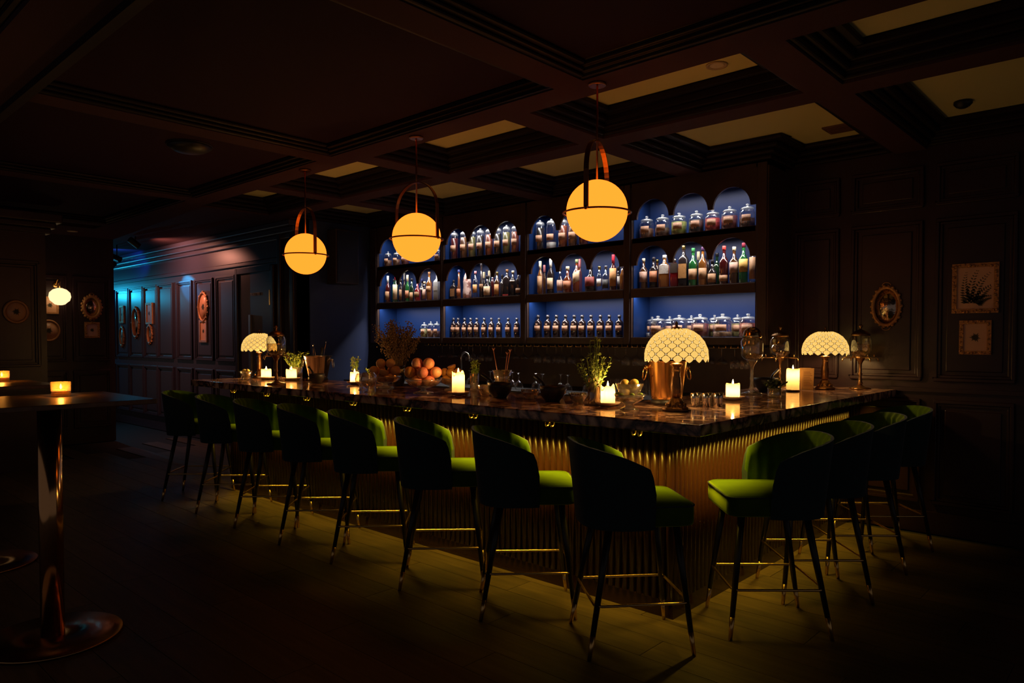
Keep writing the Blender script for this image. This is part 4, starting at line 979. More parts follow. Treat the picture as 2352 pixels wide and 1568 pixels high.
# ---------------------------------------------------------------- fruit bowls, fruit, small bowls
def footed_bowl(loc, lab, r, h, cut=True):
    t = thing('glass_bowl', lab, 'bowl', loc)
    MB().lathe([(r * .55, 0), (r * .55, .006), (r * .2, .014), (r * .14, h * .30), (r * .35, h * .38), (r * .75, h * .55), (r * .97, h * .85), (r, h), (r * .96, h), (r * .93, h * .86), (r * .70, h * .60), (r * .3, h * .43), (0, h * .41)], 32, flute=(16, 0.015)).obj('bowl', M_CUT if cut else M_GLASS, t)
    return t
def fruit(loc, r, m_, name, lab, grp, sz=0.95, half=False):
    t = thing(name, lab, 'fruit', loc, random.uniform(0, 6), grp)
    if half:
        MB().lathe([(0.001, -r)] + [(r * math.sin(a), -r * math.cos(a)) for a in [PI * k / 16 for k in range(1, 9)]] + [(r * .9, 0.002), (0, 0.001)], 18).obj('peel', m_, t)
        MB().lathe([(r * .86, 0.0025), (r * .8, 0.0035), (0, 0.0035)], 18).obj('flesh', mat('cut citrus flesh', (0.75, 0.45, 0.10), 0.4), t)
        t.rotation_euler = (R(random.uniform(-25, 35)), R(random.uniform(-25, 25)), 0)
    else:
        MB().ball((0, 0, 0), r, 18, 12, sz).obj('skin', m_, t)
        MB().lathe([(r * .12, r * sz * .985), (r * .07, r * sz * 1.02), (0, r * sz * 1.015)], 8).obj('stalk_end', M_DRIED, t)
        t.rotation_euler = (R(random.uniform(-70, 70)), R(random.uniform(-70, 70)), 0)
    return t
F_BROWN = mat('dusky orange skin', (0.66, 0.36, 0.13), 0.5, noise=(9, (0.76, 0.46, 0.17), 0.4, 0.65), bump=(140, 0.2))
F_PINK = mat('blushed grapefruit skin', (0.93, 0.30, 0.20), 0.42, noise=(7, (0.95, 0.55, 0.20), 0.42, 0.66), bump=(140, 0.15))
F_ORANGE = mat('orange skin', (0.72, 0.33, 0.05), 0.45, bump=(140, 0.2))
F_LEMON = mat('lemon skin', (0.85, 0.58, 0.10), 0.4, bump=(120, 0.2))
F_LIME = mat('lime skin', (0.30, 0.42, 0.05), 0.4)
PN10 = ['bottom left', 'bottom right', 'bottom rear', 'middle far left', 'middle front', 'middle far right', 'middle right rear', 'middle left rear', 'top left', 'top right']
PN7 = ['bottom left', 'bottom right', 'bottom rear', 'middle left', 'middle right', 'middle front', 'topmost']
def pile(c, spec, name, lab, grp, mats):
    for i, (dx, dy, dz, r, hf) in enumerate(spec):
        fruit((c[0] + dx, c[1] + dy, TOP + dz), r, mats[i % len(mats)], name, (PN10 if len(spec) == 10 else PN7)[i] + ' ' + lab, grp, half=hf)
# camera-right is about (.74, .68); rows of the pile are laid across it
def acr(a, b): return (0.74 * a - 0.68 * b, 0.68 * a + 0.74 * b)
def pspec(base_z, r, bot, mid_, topn, hf=()):
    out = []; k = 0
    for (lst, dz) in ((bot, base_z), (mid_, base_z + r * 1.45), (topn, base_z + r * 2.85)):
        for a, b in lst:
            dx, dy = acr(a * r, b * r); out.append((dx, dy, dz, r * random.uniform(0.92, 0.97), k in hf)); k += 1
    return out
footed_bowl((-4.556, 3.48, TOP + 0.0005), 'footed glass bowl of brown citrus in front of the dried flowers', 0.125, 0.095)
pile((-4.556, 3.48), pspec(0.078, 0.040, [(-1.05, -.62), (1.05, -.62), (0, 1.2)], [(-2.1, -.5), (0, -1.2), (2.1, -.5), (1.1, 1.3), (-1.1, 1.3)], [(-.9, .2), (1.0, .1)], (4,)), 'brown_citrus', 'brown citrus piled in the left footed glass bowl', 'fruit in the left bowl', [F_BROWN])
footed_bowl((-3.92, 3.33, TOP + 0.0005), 'footed glass bowl of pink grapefruit at the front of the bar', 0.130, 0.100)
pile((-3.92, 3.33), pspec(0.084, 0.044, [(-1.05, -.62), (1.05, -.62), (0, 1.2)], [(-2.1, -.5), (0, -1.2), (2.1, -.5), (1.1, 1.3), (-1.1, 1.3)], [(-1.0, .1), (0.9, -.3)], ()), 'pink_grapefruit', 'blushed grapefruit piled in the middle footed glass bowl', 'fruit in the middle bowl', [F_PINK, F_PINK, F_PINK, F_ORANGE])
footed_bowl((-4.02, 3.69, TOP + 0.0005), 'footed glass bowl of oranges behind the tall candle', 0.095, 0.090)
pile((-4.02, 3.69), pspec(0.078, 0.036, [(-1.05, -.62), (1.05, -.62), (0, 1.1)], [(-1.4, .2), (1.4, .2), (0, -1.2)], [(0, .1)], (6,)), 'orange', 'orange piled in the bowl behind the tall candle', 'fruit in the rear bowl', [F_ORANGE])
# cut-glass tumbler of lemons standing in a footed dish of limes
def citrus_glass(x, y, s, lab, labd, labl, labg, dish=True):
    z = TOP + 0.0005; top_ = 0.0
    if dish:
        t = thing('glass_dish', labd, 'dish', (x, y, z)); t.scale = (s, s, s)
        MB().lathe([(0.052, 0), (0.050, .006), (0.028, .016), (0.024, .030), (0.040, .038), (0.074, .058), (0.084, .085), (0.081, .085), (0.070, .060), (0.03, .044), (0, .043)], 32, flute=(14, 0.03)).obj('dish', M_CUT, t)
        top_ = 0.044 * s
        for k in range(6):
            a = 2 * PI * k / 6 + 0.3
            fruit((x + 0.066 * s * math.cos(a), y + 0.066 * s * math.sin(a), z + 0.082 * s), 0.013 * s, F_LIME, 'lime_wedge', labg + ', %s around the rim' % ORD[k], 'lime pieces in the dish ' + labg[-12:], 0.8)
    t = thing('citrus_glass', lab, 'glass', (x, y, z + top_)); t.scale = (s, s, s)
    MB().lathe([(0.040, 0), (0.042, .004), (0.050, .03), (0.075, .098), (0.072, .098), (0.047, .03), (0.038, .010), (0, .010)], 32, flute=(12, 0.025)).obj('glass', M_CUT, t)
    for k, (a, b, dz) in enumerate(((-.9, -.3, .050), (.85, -.3, .050), (0, .8, .052), (-.9, .3, .096), (.95, -.1, .098))):
        dx, dy = acr(a * 0.026 * s, b * 0.026 * s)
        fruit((x + dx, y + dy, z + top_ + dz * s), 0.0245 * s, F_LEMON, 'lemon', ('left', 'right', 'rear', 'upper left', 'upper right')[k] + ' ' + labl, 'lemons ' + labl[-20:], 1.15)
citrus_glass(-2.168, 3.30, 1.0, 'cut-glass tumbler heaped with lemons left of the gold bucket', 'footed cut-glass dish under the tumbler of lemons', 'lemon heaped in the tumbler left of the gold bucket', 'lime piece in the footed dish under the lemons')
citrus_glass(-6.47, 3.30, 0.80, 'small cut-glass tumbler of lemons at the far left end of the bar', '', 'lemon in the small tumbler at the far left', '', False)

def black_bowl(x, y, r, h, lab, ang, spoonlab):
    t = thing('black_bowl', lab, 'bowl', (x, y, TOP + 0.0005))
    MB().lathe([(r * .55, 0), (r * .6, .008), (r * .88, h * .35), (r, h * .75), (r, h), (r * .94, h), (r * .93, h * .75), (r * .8, h * .35), (r * .4, .02), (0, .018)], 32).obj('bowl', M_BLACK, t)
    q = thing('bar_scoop', spoonlab, 'scoop', (x, y, TOP + 0.0005))
    dx, dy = math.cos(R(ang)), math.sin(R(ang))
    MB().tube([(dx * r * .25, dy * r * .25, 0.034), (dx * r * .84, dy * r * .84, h + 0.018), (dx * r * 1.5, dy * r * 1.5, h + 0.055)], [0.010, 0.009, 0.011], 10).obj('handle', M_BLACK, q)
    MB().ball((dx * r * .2, dy * r * .2, 0.036), 0.014, 10, 8, 0.7).obj('scoop_head', M_BLACK, q)
black_bowl(-3.236, 3.40, 0.080, 0.100, 'matt black bowl in front of the crystal vase', 215, 'black scoop leaning in the bowl in front of the crystal vase')
black_bowl(-2.79, 3.40, 0.078, 0.100, 'matt black bowl left of the rosemary vase', 200, 'black scoop leaning in the bowl left of the rosemary vase')
black_bowl(-5.44, 3.42, 0.068, 0.085, 'matt black bowl in front of the silver ice bucket', 190, 'black scoop leaning in the bowl near the silver ice bucket')
black_bowl(-2.19, 5.13, 0.085, 0.100, 'matt black bowl left of the tall candle by the menu', 70, 'black scoop leaning in the bowl left of the tall candle')
def small_bowl(x, y, r, h, m_, lab, cont):
    t = thing('snack_bowl', lab, 'bowl', (x, y, TOP + 0.0005))
    MB().lathe([(r * .5, 0), (r * .55, .005), (r * .9, h * .6), (r, h), (r * .95, h), (r * .85, h * .6), (r * .45, .012), (0, .010)], 28, flute=(14, 0.03)).obj('bowl', M_CUT, t)
    m = MB()
    for k in range(26):
        a = random.uniform(0, 2 * PI); q = r * .72 * math.sqrt(random.random()); m.ball((q * math.cos(a), q * math.sin(a), h * (.62 + .25 * random.random())), r * .13, 6, 4)
    tag(m.obj('filling', m_, t), kind='stuff')
M_NUT = mat('toasted nuts', (0.42, 0.20, 0.07), 0.6); M_STAR = mat('star anise', (0.26, 0.09, 0.05), 0.6); M_SUGAR = mat('golden sugar', (0.55, 0.33, 0.10), 0.6)
small_bowl(-3.44, 3.47, 0.055, 0.070, M_STAR, 'cut-glass bowl of star anise left of the black bowls', 'anise')
small_bowl(-3.03, 3.47, 0.062, 0.060, M_SUGAR, 'cut-glass bowl of golden sugar between the two black bowls', 'sugar')
small_bowl(-2.93, 3.63, 0.055, 0.060, M_NUT, 'cut-glass bowl of nuts behind the bowl of golden sugar', 'nuts')
small_bowl(-2.64, 3.46, 0.058, 0.058, M_NUT, 'cut-glass bowl of nuts right of the black bowl', 'nuts')
# scattered pieces of anise on the marble
for k in range(5):
    x, y = -3.52 + 0.045 * k, 3.26 + 0.05 * math.sin(k * 2.1)
    m = MB()
    for j in range(8):
        a = 2 * PI * j / 8; m.tube([(0, 0, 0.004), (0.010 * math.cos(a), 0.010 * math.sin(a), 0.005), (0.020 * math.cos(a), 0.020 * math.sin(a), 0.006)], [0.003, 0.0038, 0.0012], 6)
    tag(m.obj('star_anise', M_STAR, None, (x, y, TOP + 0.0005), k), 'loose star anise pod on the marble by the anise bowl, %s from left' % ORD[k], 'spice', 'loose star anise on the marble')

# stemmed round glass, crystal vase with stirrers, jiggers, menu card
t = thing('balloon_glass', 'round balloon glass at the front edge left of the fruit bowls', 'glass', (-4.28, 3.12, TOP + 0.0005))
MB().lathe([(0.034, 0), (0.033, .004), (0.006, .010), (0.005, .022), (0.02, .030), (0.050, .055), (0.062, .088), (0.056, .122), (0.042, .142)], 32, caps=False).obj('glass', M_CUT, t)
t = thing('balloon_glass', 'round balloon glass tipped behind the front one, right of the small candle', 'glass', (-4.50, 3.22, TOP + 0.0005))
MB().lathe([(0.030, 0), (0.029, .004), (0.006, .010), (0.005, .022), (0.02, .030), (0.044, .052), (0.054, .080), (0.048, .108), (0.038, .124)], 32, caps=False).obj('glass', M_CUT, t)
t = thing('crystal_vase', 'flared crystal vase holding drink stirrers behind the black bowl', 'vase', (-3.46, 3.66, TOP + 0.0005))
MB().lathe([(0.045, 0), (0.047, .006), (0.045, .03), (0.050, .09), (0.070, .165), (0.066, .165), (0.046, .09), (0.040, .03), (0.036, .012), (0, .012)], 32, flute=(10, 0.03)).obj('vase', M_CUT, t)
for k, (a, b, tall_) in enumerate(((-0.055, 0.0, 0.29), (0.032, 0.01, 0.26), (0.050, -0.01, 0.28))):
    q = thing('drink_stirrer', ['copper drink stirrer leaning left in the crystal vase', 'pink drink stirrer upright in the crystal vase', 'copper drink stirrer leaning right in the crystal vase'][k], 'stirrer', (-3.46, 3.66, TOP + 0.014))
    d0 = acr(a * 0.3, b); d1 = acr(a * 1.1, b * 2)
    MB().tube([(d0[0] * .5, d0[1] * .5, 0.002), (d1[0], d1[1], tall_)], 0.003, 6).obj('stick', mat('copper pink stick', (0.62, 0.28, 0.20), 0.3, metal=0.7), q)
    m = MB()
    for j in range(5):
        e = acr(0.012 * math.cos(j * 1.26), 0.012 * math.sin(j * 1.26)); m.tube([(d1[0], d1[1], tall_ - 0.002), (d1[0] + e[0], d1[1] + e[1], tall_ + 0.018)], 0.0022, 5)
    m.obj('ornament', mat('copper pink stick', (0.62, 0.28, 0.20), 0.3, metal=0.7), q)
for k in range(6):
    a = acr(-0.075 + 0.032 * k, 0.03 * (k % 2)); t = thing('jigger', 'small steel jigger in the row beside the corner lamp, %s from the left' % ORD[k], 'jigger', (-1.94 + a[0], 3.74 + a[1], TOP + 0.0005), 0, 'steel jiggers beside the corner lamp')
    MB().lathe([(0.014, 0), (0.015, .002), (0.0135, .035), (0.015, .045), (0.0185, .078), (0.0175, .078), (0.013, .045), (0, .040)], 18).obj('cup', M_STEEL, t)
t = thing('menu_card', 'folded paper menu card standing beside the right lamp', 'menu', (-2.03, 5.50, TOP + 0.0005), R(38))
M_CARD = mat('menu paper', (0.62, 0.40, 0.16), 0.7)
for s, ang in ((-1, 12), (1, -12)):
    c = MB().box(-0.042, 0.042, -0.0008, 0.0008, 0, 0.165).obj('leaf', M_CARD, t, (0, s * 0.017, 0)); c.rotation_euler = (R(ang * 0.5), 0, 0)
    if s < 0:
        for k in range(9): MB().box(-0.032, 0.030 - 0.008 * (k % 3), -0.0014, -0.0008, 0.03 + 0.013 * k, 0.0335 + 0.013 * k).obj('printed_line', mat('print brown', (0.25, 0.13, 0.05), 0.8), c)

# ---------------------------------------------------------------- herbs and dried flowers
def foliage(n, spread, h0, h1, leaf, seed, droop=0.0, curl=1.0):
    rnd = random.Random(seed); m = MB()
    for i in range(n):
        a = rnd.uniform(0, 2 * PI); q = rnd.uniform(0.15, 1.0) * spread; L_ = rnd.uniform(h0, h1)
        p0 = Vector((0.008 * math.cos(a), 0.008 * math.sin(a), 0)); p1 = Vector((q * math.cos(a), q * math.sin(a), L_ - droop * q))
        mid_ = (p0 + p1) / 2 + Vector((0, 0, 0.02 * curl)); pts = [p0.lerp(mid_, t_ / 4) for t_ in range(4)] + [mid_.lerp(p1, t_ / 4) for t_ in range(5)]
        m.tube(pts, [0.0016] * 9, 4, caps=False)
        for k in range(3, 9):
            for _ in range(4):
                d = Vector((rnd.uniform(-1, 1), rnd.uniform(-1, 1), rnd.uniform(-.2, 1))).normalized() * leaf * rnd.uniform(.6, 1.1)
                w = d.cross(Vector((rnd.random(), rnd.random(), rnd.random()))).normalized() * leaf * 0.22
                b = pts[k]; m.add([b, b + d * .5 + w, b + d, b + d * .5 - w], [(0, 1, 2, 3)])
    return m
def herb_glass(x, y, r, h, lab, flab, n, spread, h0, h1, leaf, seed, m_=None):
    t = thing('herb_glass', lab, 'glass', (x, y, TOP + 0.0005))
    MB().lathe([(r * .9, 0), (r * .95, .004), (r, h), (r * .96, h), (r * .9, .012), (0, .010)], 24).obj('glass', M_CUT, t)
    MB().lathe([(r * .86, .011), (r * .90, h * .55), (0, h * .55)], 20).obj('water', glass('herb water', (0.80, 0.75, 0.35), facing=0.3, base=0.04), t)
    b = thing('herb_bunch', flab, 'herbs', (x, y, TOP + 0.014))
    tag(foliage(n, spread, h0, h1, leaf, seed).obj('sprigs', m_ or M_GREENERY, b), kind='stuff')
    return t
herb_glass(-2.47, 3.39, 0.038, 0.165, 'tall glass vase of rosemary left of the jagged candle', 'tall green rosemary bunch in the vase left of the jagged candle', 22, 0.125, 0.19, 0.27, 0.022, 3)
tag(foliage(5, 0.05, 0.30, 0.385, 0.026, 12).obj('rosemary_sprig', M_GREENERY, None, (-2.47, 3.39, TOP + 0.014)), 'long rosemary sprigs rising above the green bunch', 'herbs')
herb_glass(-6.18, 3.66, 0.062, 0.115, 'wide glass of green herbs left of the silver ice bucket', 'bushy green herb bunch left of the silver ice bucket', 26, 0.12, 0.16, 0.25, 0.030, 4)
herb_glass(-5.30, 3.72, 0.036, 0.11, 'small glass of mint behind the small candle', 'upright mint sprigs behind the small candle', 12, 0.045, 0.14, 0.21, 0.024, 5)
herb_glass(-3.80, 3.72, 0.034, 0.13, 'small glass of mint right of the bowl of oranges', 'upright mint sprigs right of the bowl of oranges', 14, 0.045, 0.16, 0.23, 0.024, 6)
herb_glass(-5.06, 3.72, 0.034, 0.08, 'low glass of lime leaves left of the brown citrus bowl', 'lime leaves in the low glass left of the brown citrus', 9, 0.05, 0.08, 0.12, 0.026, 8)
herb_glass(-1.93, 4.66, 0.045, 0.06, 'cut-glass beaker of dark leaves in front of the glass urn', 'dark green leaves in the beaker in front of the glass urn', 14, 0.07, 0.07, 0.11, 0.028, 9, mat('dark leaf', (0.05, 0.07, 0.03), 0.5))
t = thing('flower_vase', 'dark glass vase with dried flowers behind the fruit bowls', 'vase', (-4.70, 3.72, TOP + 0.0005))
MB().lathe([(0.040, 0), (0.048, .01), (0.055, .05), (0.058, .11), (0.055, .15), (0.057, .165), (0.053, .165), (0.052, .11), (0.045, .02), (0, .015)], 28).obj('vase', mat('dark vase glass', (0.02, 0.015, 0.012), 0.08, spec=0.8), t)
MB().lathe([(0.0585, .105), (0.060, .11), (0.060, .135), (0.0585, .14)], 28, caps=False).obj('band', M_BRASS, t)
bq = thing('dried_bouquet', 'wide fan of brown dried flowers in the dark vase', 'dried flowers', (-4.70, 3.72, TOP + 0.02))
rnd = random.Random(21)
heads = MB()
for i in range(46):
    a = rnd.uniform(0, 2 * PI); q = rnd.uniform(0.1, 1) ** 0.7 * 0.20; H_ = rnd.uniform(0.42, 0.56) - q * 0.45
    ex = acr(q * math.cos(a) * 1.1, q * math.sin(a) * 0.6)
    p1 = Vector((ex[0], ex[1], H_)); p0 = Vector((ex[0] * .12, ex[1] * .12, 0.0)); mid_ = p0.lerp(p1, .5) + Vector((-ex[0] * .18, -ex[1] * .18, .02))
    pts = [p0, p0.lerp(mid_, .5), mid_, mid_.lerp(p1, .5), p1]
    MB().tube(pts, 0.0020, 5).obj('stem', mat('dry stem', (0.26, 0.17, 0.06), 0.8), bq)
    for k in range(60):
        s_ = rnd.uniform(0.45, 1.02); b = mid_.lerp(p1, max(0, (s_ - .5) * 2)) + Vector((rnd.gauss(0, .016), rnd.gauss(0, .016), rnd.gauss(0, .014)))
        heads.ball(b, rnd.uniform(.003, .0075), 5, 3)
tag(heads.obj('flower_heads', M_DRIED, bq), kind='stuff')

# ---------------------------------------------------------------- high tables at the left with votive candles
M_DISC = mat('brushed bronze disc', (0.50, 0.30, 0.13), 0.22, metal=1)
_b = M_DISC.node_tree.nodes['Principled BSDF']; _b.inputs['Anisotropic'].default_value = 0.93
_t = M_DISC.node_tree.nodes.new('ShaderNodeTangent'); _t.direction_type = 'RADIAL'; _t.axis = 'Z'; M_DISC.node_tree.links.new(_t.outputs[0], _b.inputs['Tangent'])
for i, (x, y, lab) in enumerate(((-3.98, 1.03, 'square high table with bronze pedestal nearest at the left edge'), (-5.60, 1.06, 'square high table with bronze pedestal behind the nearest one at the left edge'))):
    t = thing('high_table', lab, 'table', (x, y, 0), 0, 'high tables at the left')
    bevel(MB().box(-0.37, 0.37, -0.36, 0.36, 1.137, 1.160).obj('table_top', M_WOODTOP, t), 0.003)
    MB().box(-0.16, 0.16, -0.16, 0.16, 1.128, 1.137).obj('mounting_plate', M_BLACK, t)
    MB().lathe([(0.051, 0.012), (0.051, 1.128)], 32).obj('column', M_TABLEMETAL, t)
    MB().lathe([(0.285, 0), (0.300, 0.002), (0.302, 0.009), (0.298, 0.013), (0.05, 0.0135)], 64).obj('base_disc', M_DISC, t)
VG = glass('ribbed votive glass', (1.0, 0.86, 0.62), rough=0.08, facing=0.4, base=0.10, diffuse=0.35, dcol=(0.8, 0.45, 0.15))
for i, (x, y, lab) in enumerate(((-4.14, 1.125, 'ribbed glass votive candle on the nearest high table'), (-5.83, 1.235, 'ribbed glass votive candle on the farther high table'))):
    t = thing('votive_candle', lab, 'candle', (x, y, 1.1605), 0, 'votive candles on the high tables')
    MB().lathe([(0.040, 0), (0.043, .004), (0.044, .072), (0.041, .072), (0.040, .010), (0, .008)], 40, flute=(20, 0.012)).obj('glass', VG, t)
    MB().lathe([(0.037, .012), (0.038, .030), (0.030, .031), (0, .0305)], 24).obj('wax', wax_mat(), t)
    MB().lathe([(0.0005, .034), (0.0050, .042), (0.0056, .048), (0.0003, .064)], 10).obj('flame', emitter('candle flame', (1.0, 0.62, 0.22), 35.0), t)
    light('flame_light', 'POINT', (0, 0, 0.058), 3.0, (1.0, 0.50, 0.13), t, shadow_soft_size=0.008)

# ---------------------------------------------------------------- pictures and mirrors on the walls
M_PRINT = mat('aged print paper', (0.82, 0.44, 0.24), 0.45, coat=0.6)
M_INK = mat('botanical ink', (0.07, 0.06, 0.03), 0.7)
def wall_item(name, lab, cat, x, y, z, facing, grp=None):
    """local frame: picture plane is x-z, front towards -y"""
    return thing(name, lab, cat, (x, y, z), 0.0 if facing == 'y' else R(90), grp)
def rect_frame(t, w, h, fw, bumps=True, m_=None):
    m = MB(); d = 0.022
    for (a0, a1, b0, b1) in ((-w, w, h - fw, h), (-w, w, -h, -h + fw), (-w, -w + fw, -h + fw, h - fw), (w - fw, w, -h + fw, h - fw)): m.box(a0, a1, -d, 0, b0, b1)
    if bumps:
        n = int((2 * w + 2 * h) / 0.016)
        for k in range(n):
            s = (k + .5) / n * 4
            if s < 1: p = (-w + fw * .5 + (2 * w - fw) * s, h - fw * .5)
            elif s < 2: p = (w - fw * .5, h - fw * .5 - (2 * h - fw) * (s - 1))
            elif s < 3: p = (w - fw * .5 - (2 * w - fw) * (s - 2), -h + fw * .5)
            else: p = (-w + fw * .5, -h + fw * .5 + (2 * h - fw) * (s - 3))
            m.ball((p[0] + random.uniform(-.3, .3) * fw, -d - 0.002, p[1] + random.uniform(-.3, .3) * fw), random.uniform(.2, .42) * fw, 6, 4)
    m.obj('frame', m_ or M_GOLDFRAME, t)
    MB().box(-w + fw, w - fw, -0.012, -0.002, -h + fw, h - fw).obj('print', M_PRINT, t)
def fern(t, w, h):
    m = MB()
    for (x0, z0, ang, L_) in ((-.40, -.75, 118, 1.9), (-.3, -.80, 96, 2.3), (-.15, -.80, 78, 2.3), (0.0, -.80, 58, 2.1), (.05, -.80, 36, 1.5)):
        for k in range(13):
            s = k / 13; a = R(ang - 25 * s); px_ = x0 * w + math.cos(a) * L_ * s * w * .8; pz_ = z0 * h + math.sin(a) * L_ * s * h * .9
            l = (1 - s) * .40 * w + .06 * w
            for sd in (-1, 1):
                b = a + sd * R(58); dx, dz = math.cos(b) * l, math.sin(b) * l; nx, nz = -math.sin(b) * l * .2, math.cos(b) * l * .2
                cl = lambda q, lim: max(-lim, min(lim, q))
                m.add([(cl(px_, w * .95), -0.0128, cl(pz_, h * .95)), (cl(px_ + dx * .5 + nx, w * .95), -0.0128, cl(pz_ + dz * .5 + nz, h * .95)), (cl(px_ + dx, w * .95), -0.0128, cl(pz_ + dz, h * .95)), (cl(px_ + dx * .5 - nx, w * .95), -0.0128, cl(pz_ + dz * .5 - nz, h * .95))], [(0, 1, 2, 3)])
    m.obj('fern_print', M_INK, t)
def posy(t, w, h, y=-0.0128):
    m = MB()
    for k in range(15):
        a = 2 * PI * k / 15 + .2; l = (.55 + .4 * ((k * 7) % 5) / 5); q = 0.16
        c, s = math.cos(a), math.sin(a)
        m.add([(0, y, 0), (w * (l * .5 * c - q * s * .6), y, w * (l * .5 * s + q * c * .6)), (w * l * c, y, w * l * s), (w * (l * .5 * c + q * s * .6), y, w * (l * .5 * s - q * c * .6))], [(0, 1, 2, 3)])
    m.obj('flower_print', M_INK, t)
def oval(t, w, h, fw, mirror=True, bumps=22, handles=True):
    m = MB(); N = 44
    m.tube([(w * math.cos(2 * PI * k / N), -0.012, h * math.sin(2 * PI * k / N)) for k in range(N)], fw, 8, closed=True)
    for k in range(bumps):
        a = 2 * PI * k / bumps; m.ball(((w + fw * .8) * math.cos(a), -0.012, (h + fw * .8) * math.sin(a)), fw * (0.75 if k % 2 else 1.05), 7, 5)
    m.obj('frame', M_GOLDFRAME, t)
    if handles:
        for s in (-1, 1): MB().tube([(w * .32 * math.cos(a), -0.010, s * (h + fw + w * .26 * math.sin(a))) for a in [PI * k / 12 for k in range(13)]], 0.003, 6).obj('handle', M_GOLDFRAME, t)
    v = [(0, -0.014, 0)] + [(w * math.cos(2 * PI * k / N), -0.010, h * math.sin(2 * PI * k / N)) for k in range(N)]
    b = [(w * .99 * math.cos(2 * PI * k / N), -0.001, h * .99 * math.sin(2 * PI * k / N)) for k in range(N)]
    q = MB(); q.add(v + b, [(0, 1 + (k + 1) % N, 1 + k) for k in range(N)] + [(1 + k, 1 + (k + 1) % N, 1 + N + (k + 1) % N, 1 + N + k) for k in range(N)] + [tuple(range(N + 1, 2 * N + 1))], True)
    if mirror: q.obj('mirror_glass', mat('spotted old mirror', (0.66, 0.52, 0.40), 0.16, metal=1, bump=(26, 0.35)), t)
    else:
        q.obj('print', M_PRINT, t); posy(t, w * .5, h, -0.0155)
WF = WALL_Y - 0.0125
t = wall_item('oval_mirror', 'ornate gilt oval mirror hanging above the right end of the bar', 'mirror', -1.628, WF, 1.70, 'y'); oval(t, 0.096, 0.145, 0.013)
t = wall_item('picture_frame', 'large ornate gilt frame with a fern print on the right wall', 'picture', -1.045, WF, 1.812, 'y'); rect_frame(t, 0.143, 0.178, 0.030); fern(t, 0.105, 0.135)
t = wall_item('picture_frame', 'small gilt frame with a flower print below the fern picture', 'picture', -1.04, WF, 1.460, 'y'); rect_frame(t, 0.098, 0.122, 0.026); posy(t, 0.045, 0.05)
PW = 4.6 - 0.0125
for (x, z, w, h, kind, lab) in ((-13.37, 1.87, .10, .15, 'r', 'narrow red-brown framed print, upper left in the blue-lit passage'), (-13.38, 1.49, .09, .16, 'o', 'tall oval framed print, lower left in the blue-lit passage'), (-12.75, 1.72, .14, .24, 'm', 'large oval gilt mirror in the second panel of the blue-lit passage'),
        (-12.17, 1.86, .13, .17, 'r', 'dark rectangular framed print above the small oval mirror in the passage'), (-12.16, 1.52, .09, .14, 'm', 'small oval mirror below the dark framed print in the passage'),
        (-10.21, 1.905, .14, .20, 'o', 'black oval framed print in the reddish panel left of the toilet door'), (-10.21, 1.56, .12, .16, 'r', 'upright gilt framed print below the black oval left of the toilet door')):
    t = wall_item('passage_picture', lab, 'picture' if kind != 'm' else 'mirror', x, PW, z, 'y', 'pictures along the passage')
    if kind == 'r': rect_frame(t, w, h, 0.03, bumps=False); posy(t, w * .4, h * .4)
    else: oval(t, w, h, 0.018, kind == 'm', 16, False)
SW = -11.1 + 0.0125
t = wall_item('oval_mirror', 'ornate gilt oval mirror on the far wall right of the sconce', 'mirror', SW, 3.405, 1.89, 'x'); oval(t, 0.105, 0.145, 0.022)
t = wall_item('picture_frame', 'small ornate gilt frame below the far oval mirror', 'picture', SW, 3.405, 1.572, 'x'); rect_frame(t, 0.095, 0.11, 0.028); posy(t, .04, .05)
t = wall_item('picture_frame', 'small framed print directly under the globe sconce', 'picture', SW, 2.90, 1.90, 'x'); rect_frame(t, 0.10, 0.115, 0.022, bumps=False); posy(t, .05, .05)
t = wall_item('round_picture', 'round cream plate picture below the framed print near the sconce', 'picture', SW, 2.88, 1.56, 'x'); oval(t, 0.125, 0.135, 0.014, False, 0, False)
t = wall_item('round_picture', 'round gilt-framed flower picture on the wall behind the high tables', 'picture', -9.3 + 0.0125, 2.108, 1.745, 'x'); oval(t, 0.108, 0.115, 0.016, False, 0, False)

# globe sconce
t = thing('wall_sconce', 'brass wall sconce with a glowing white globe on the far wall', 'wall lamp', (-11.1, 2.975, 2.01))
MB().lathe([(0.05, 0), (0.048, 0.010), (0.02, 0.016)], 18).obj('backplate', M_BRASS, t, (0.0, 0, 0.17)).rotation_euler = (0, R(90), 0)
MB().tube([(0.01, 0, 0.17)] + [(0.10, 0, 0.235)] + [(0.13 + 0.05 * math.sin(a), 0, 0.185 + 0.05 * math.cos(a)) for a in [PI / 2 * k / 6 for k in range(7)]] + [(0.18, 0, 0.10)], 0.008, 8).obj('arm', M_BRASS, t)
MB().lathe([(0.03, 0.115), (0.08, 0.095), (0.12, 0.055), (0.13, 0.0), (0.115, -0.05), (0.085, -0.075), (0.06, -0.10), (0.03, -0.11), (0, -0.112)], 28, c=(0.18, 0, 0)).obj('globe', emitter('opal sconce globe', (1.0, 0.66, 0.33), 1.6), t)

# dark box on the navy wall beside the shelves
t = thing('wall_speaker', 'dark wooden box speaker mounted high on the navy wall left of the shelves', 'speaker', (-7.65, 5.12, 2.12))
bevel(MB().box(0.002, 0.20, -0.16, 0.17, 0, 0.66).obj('cabinet', M_SHELF, t), 0.01); MB().box(0.20, 0.206, -0.14, 0.15, 0.02, 0.64).obj('grille', M_BLACK, t)

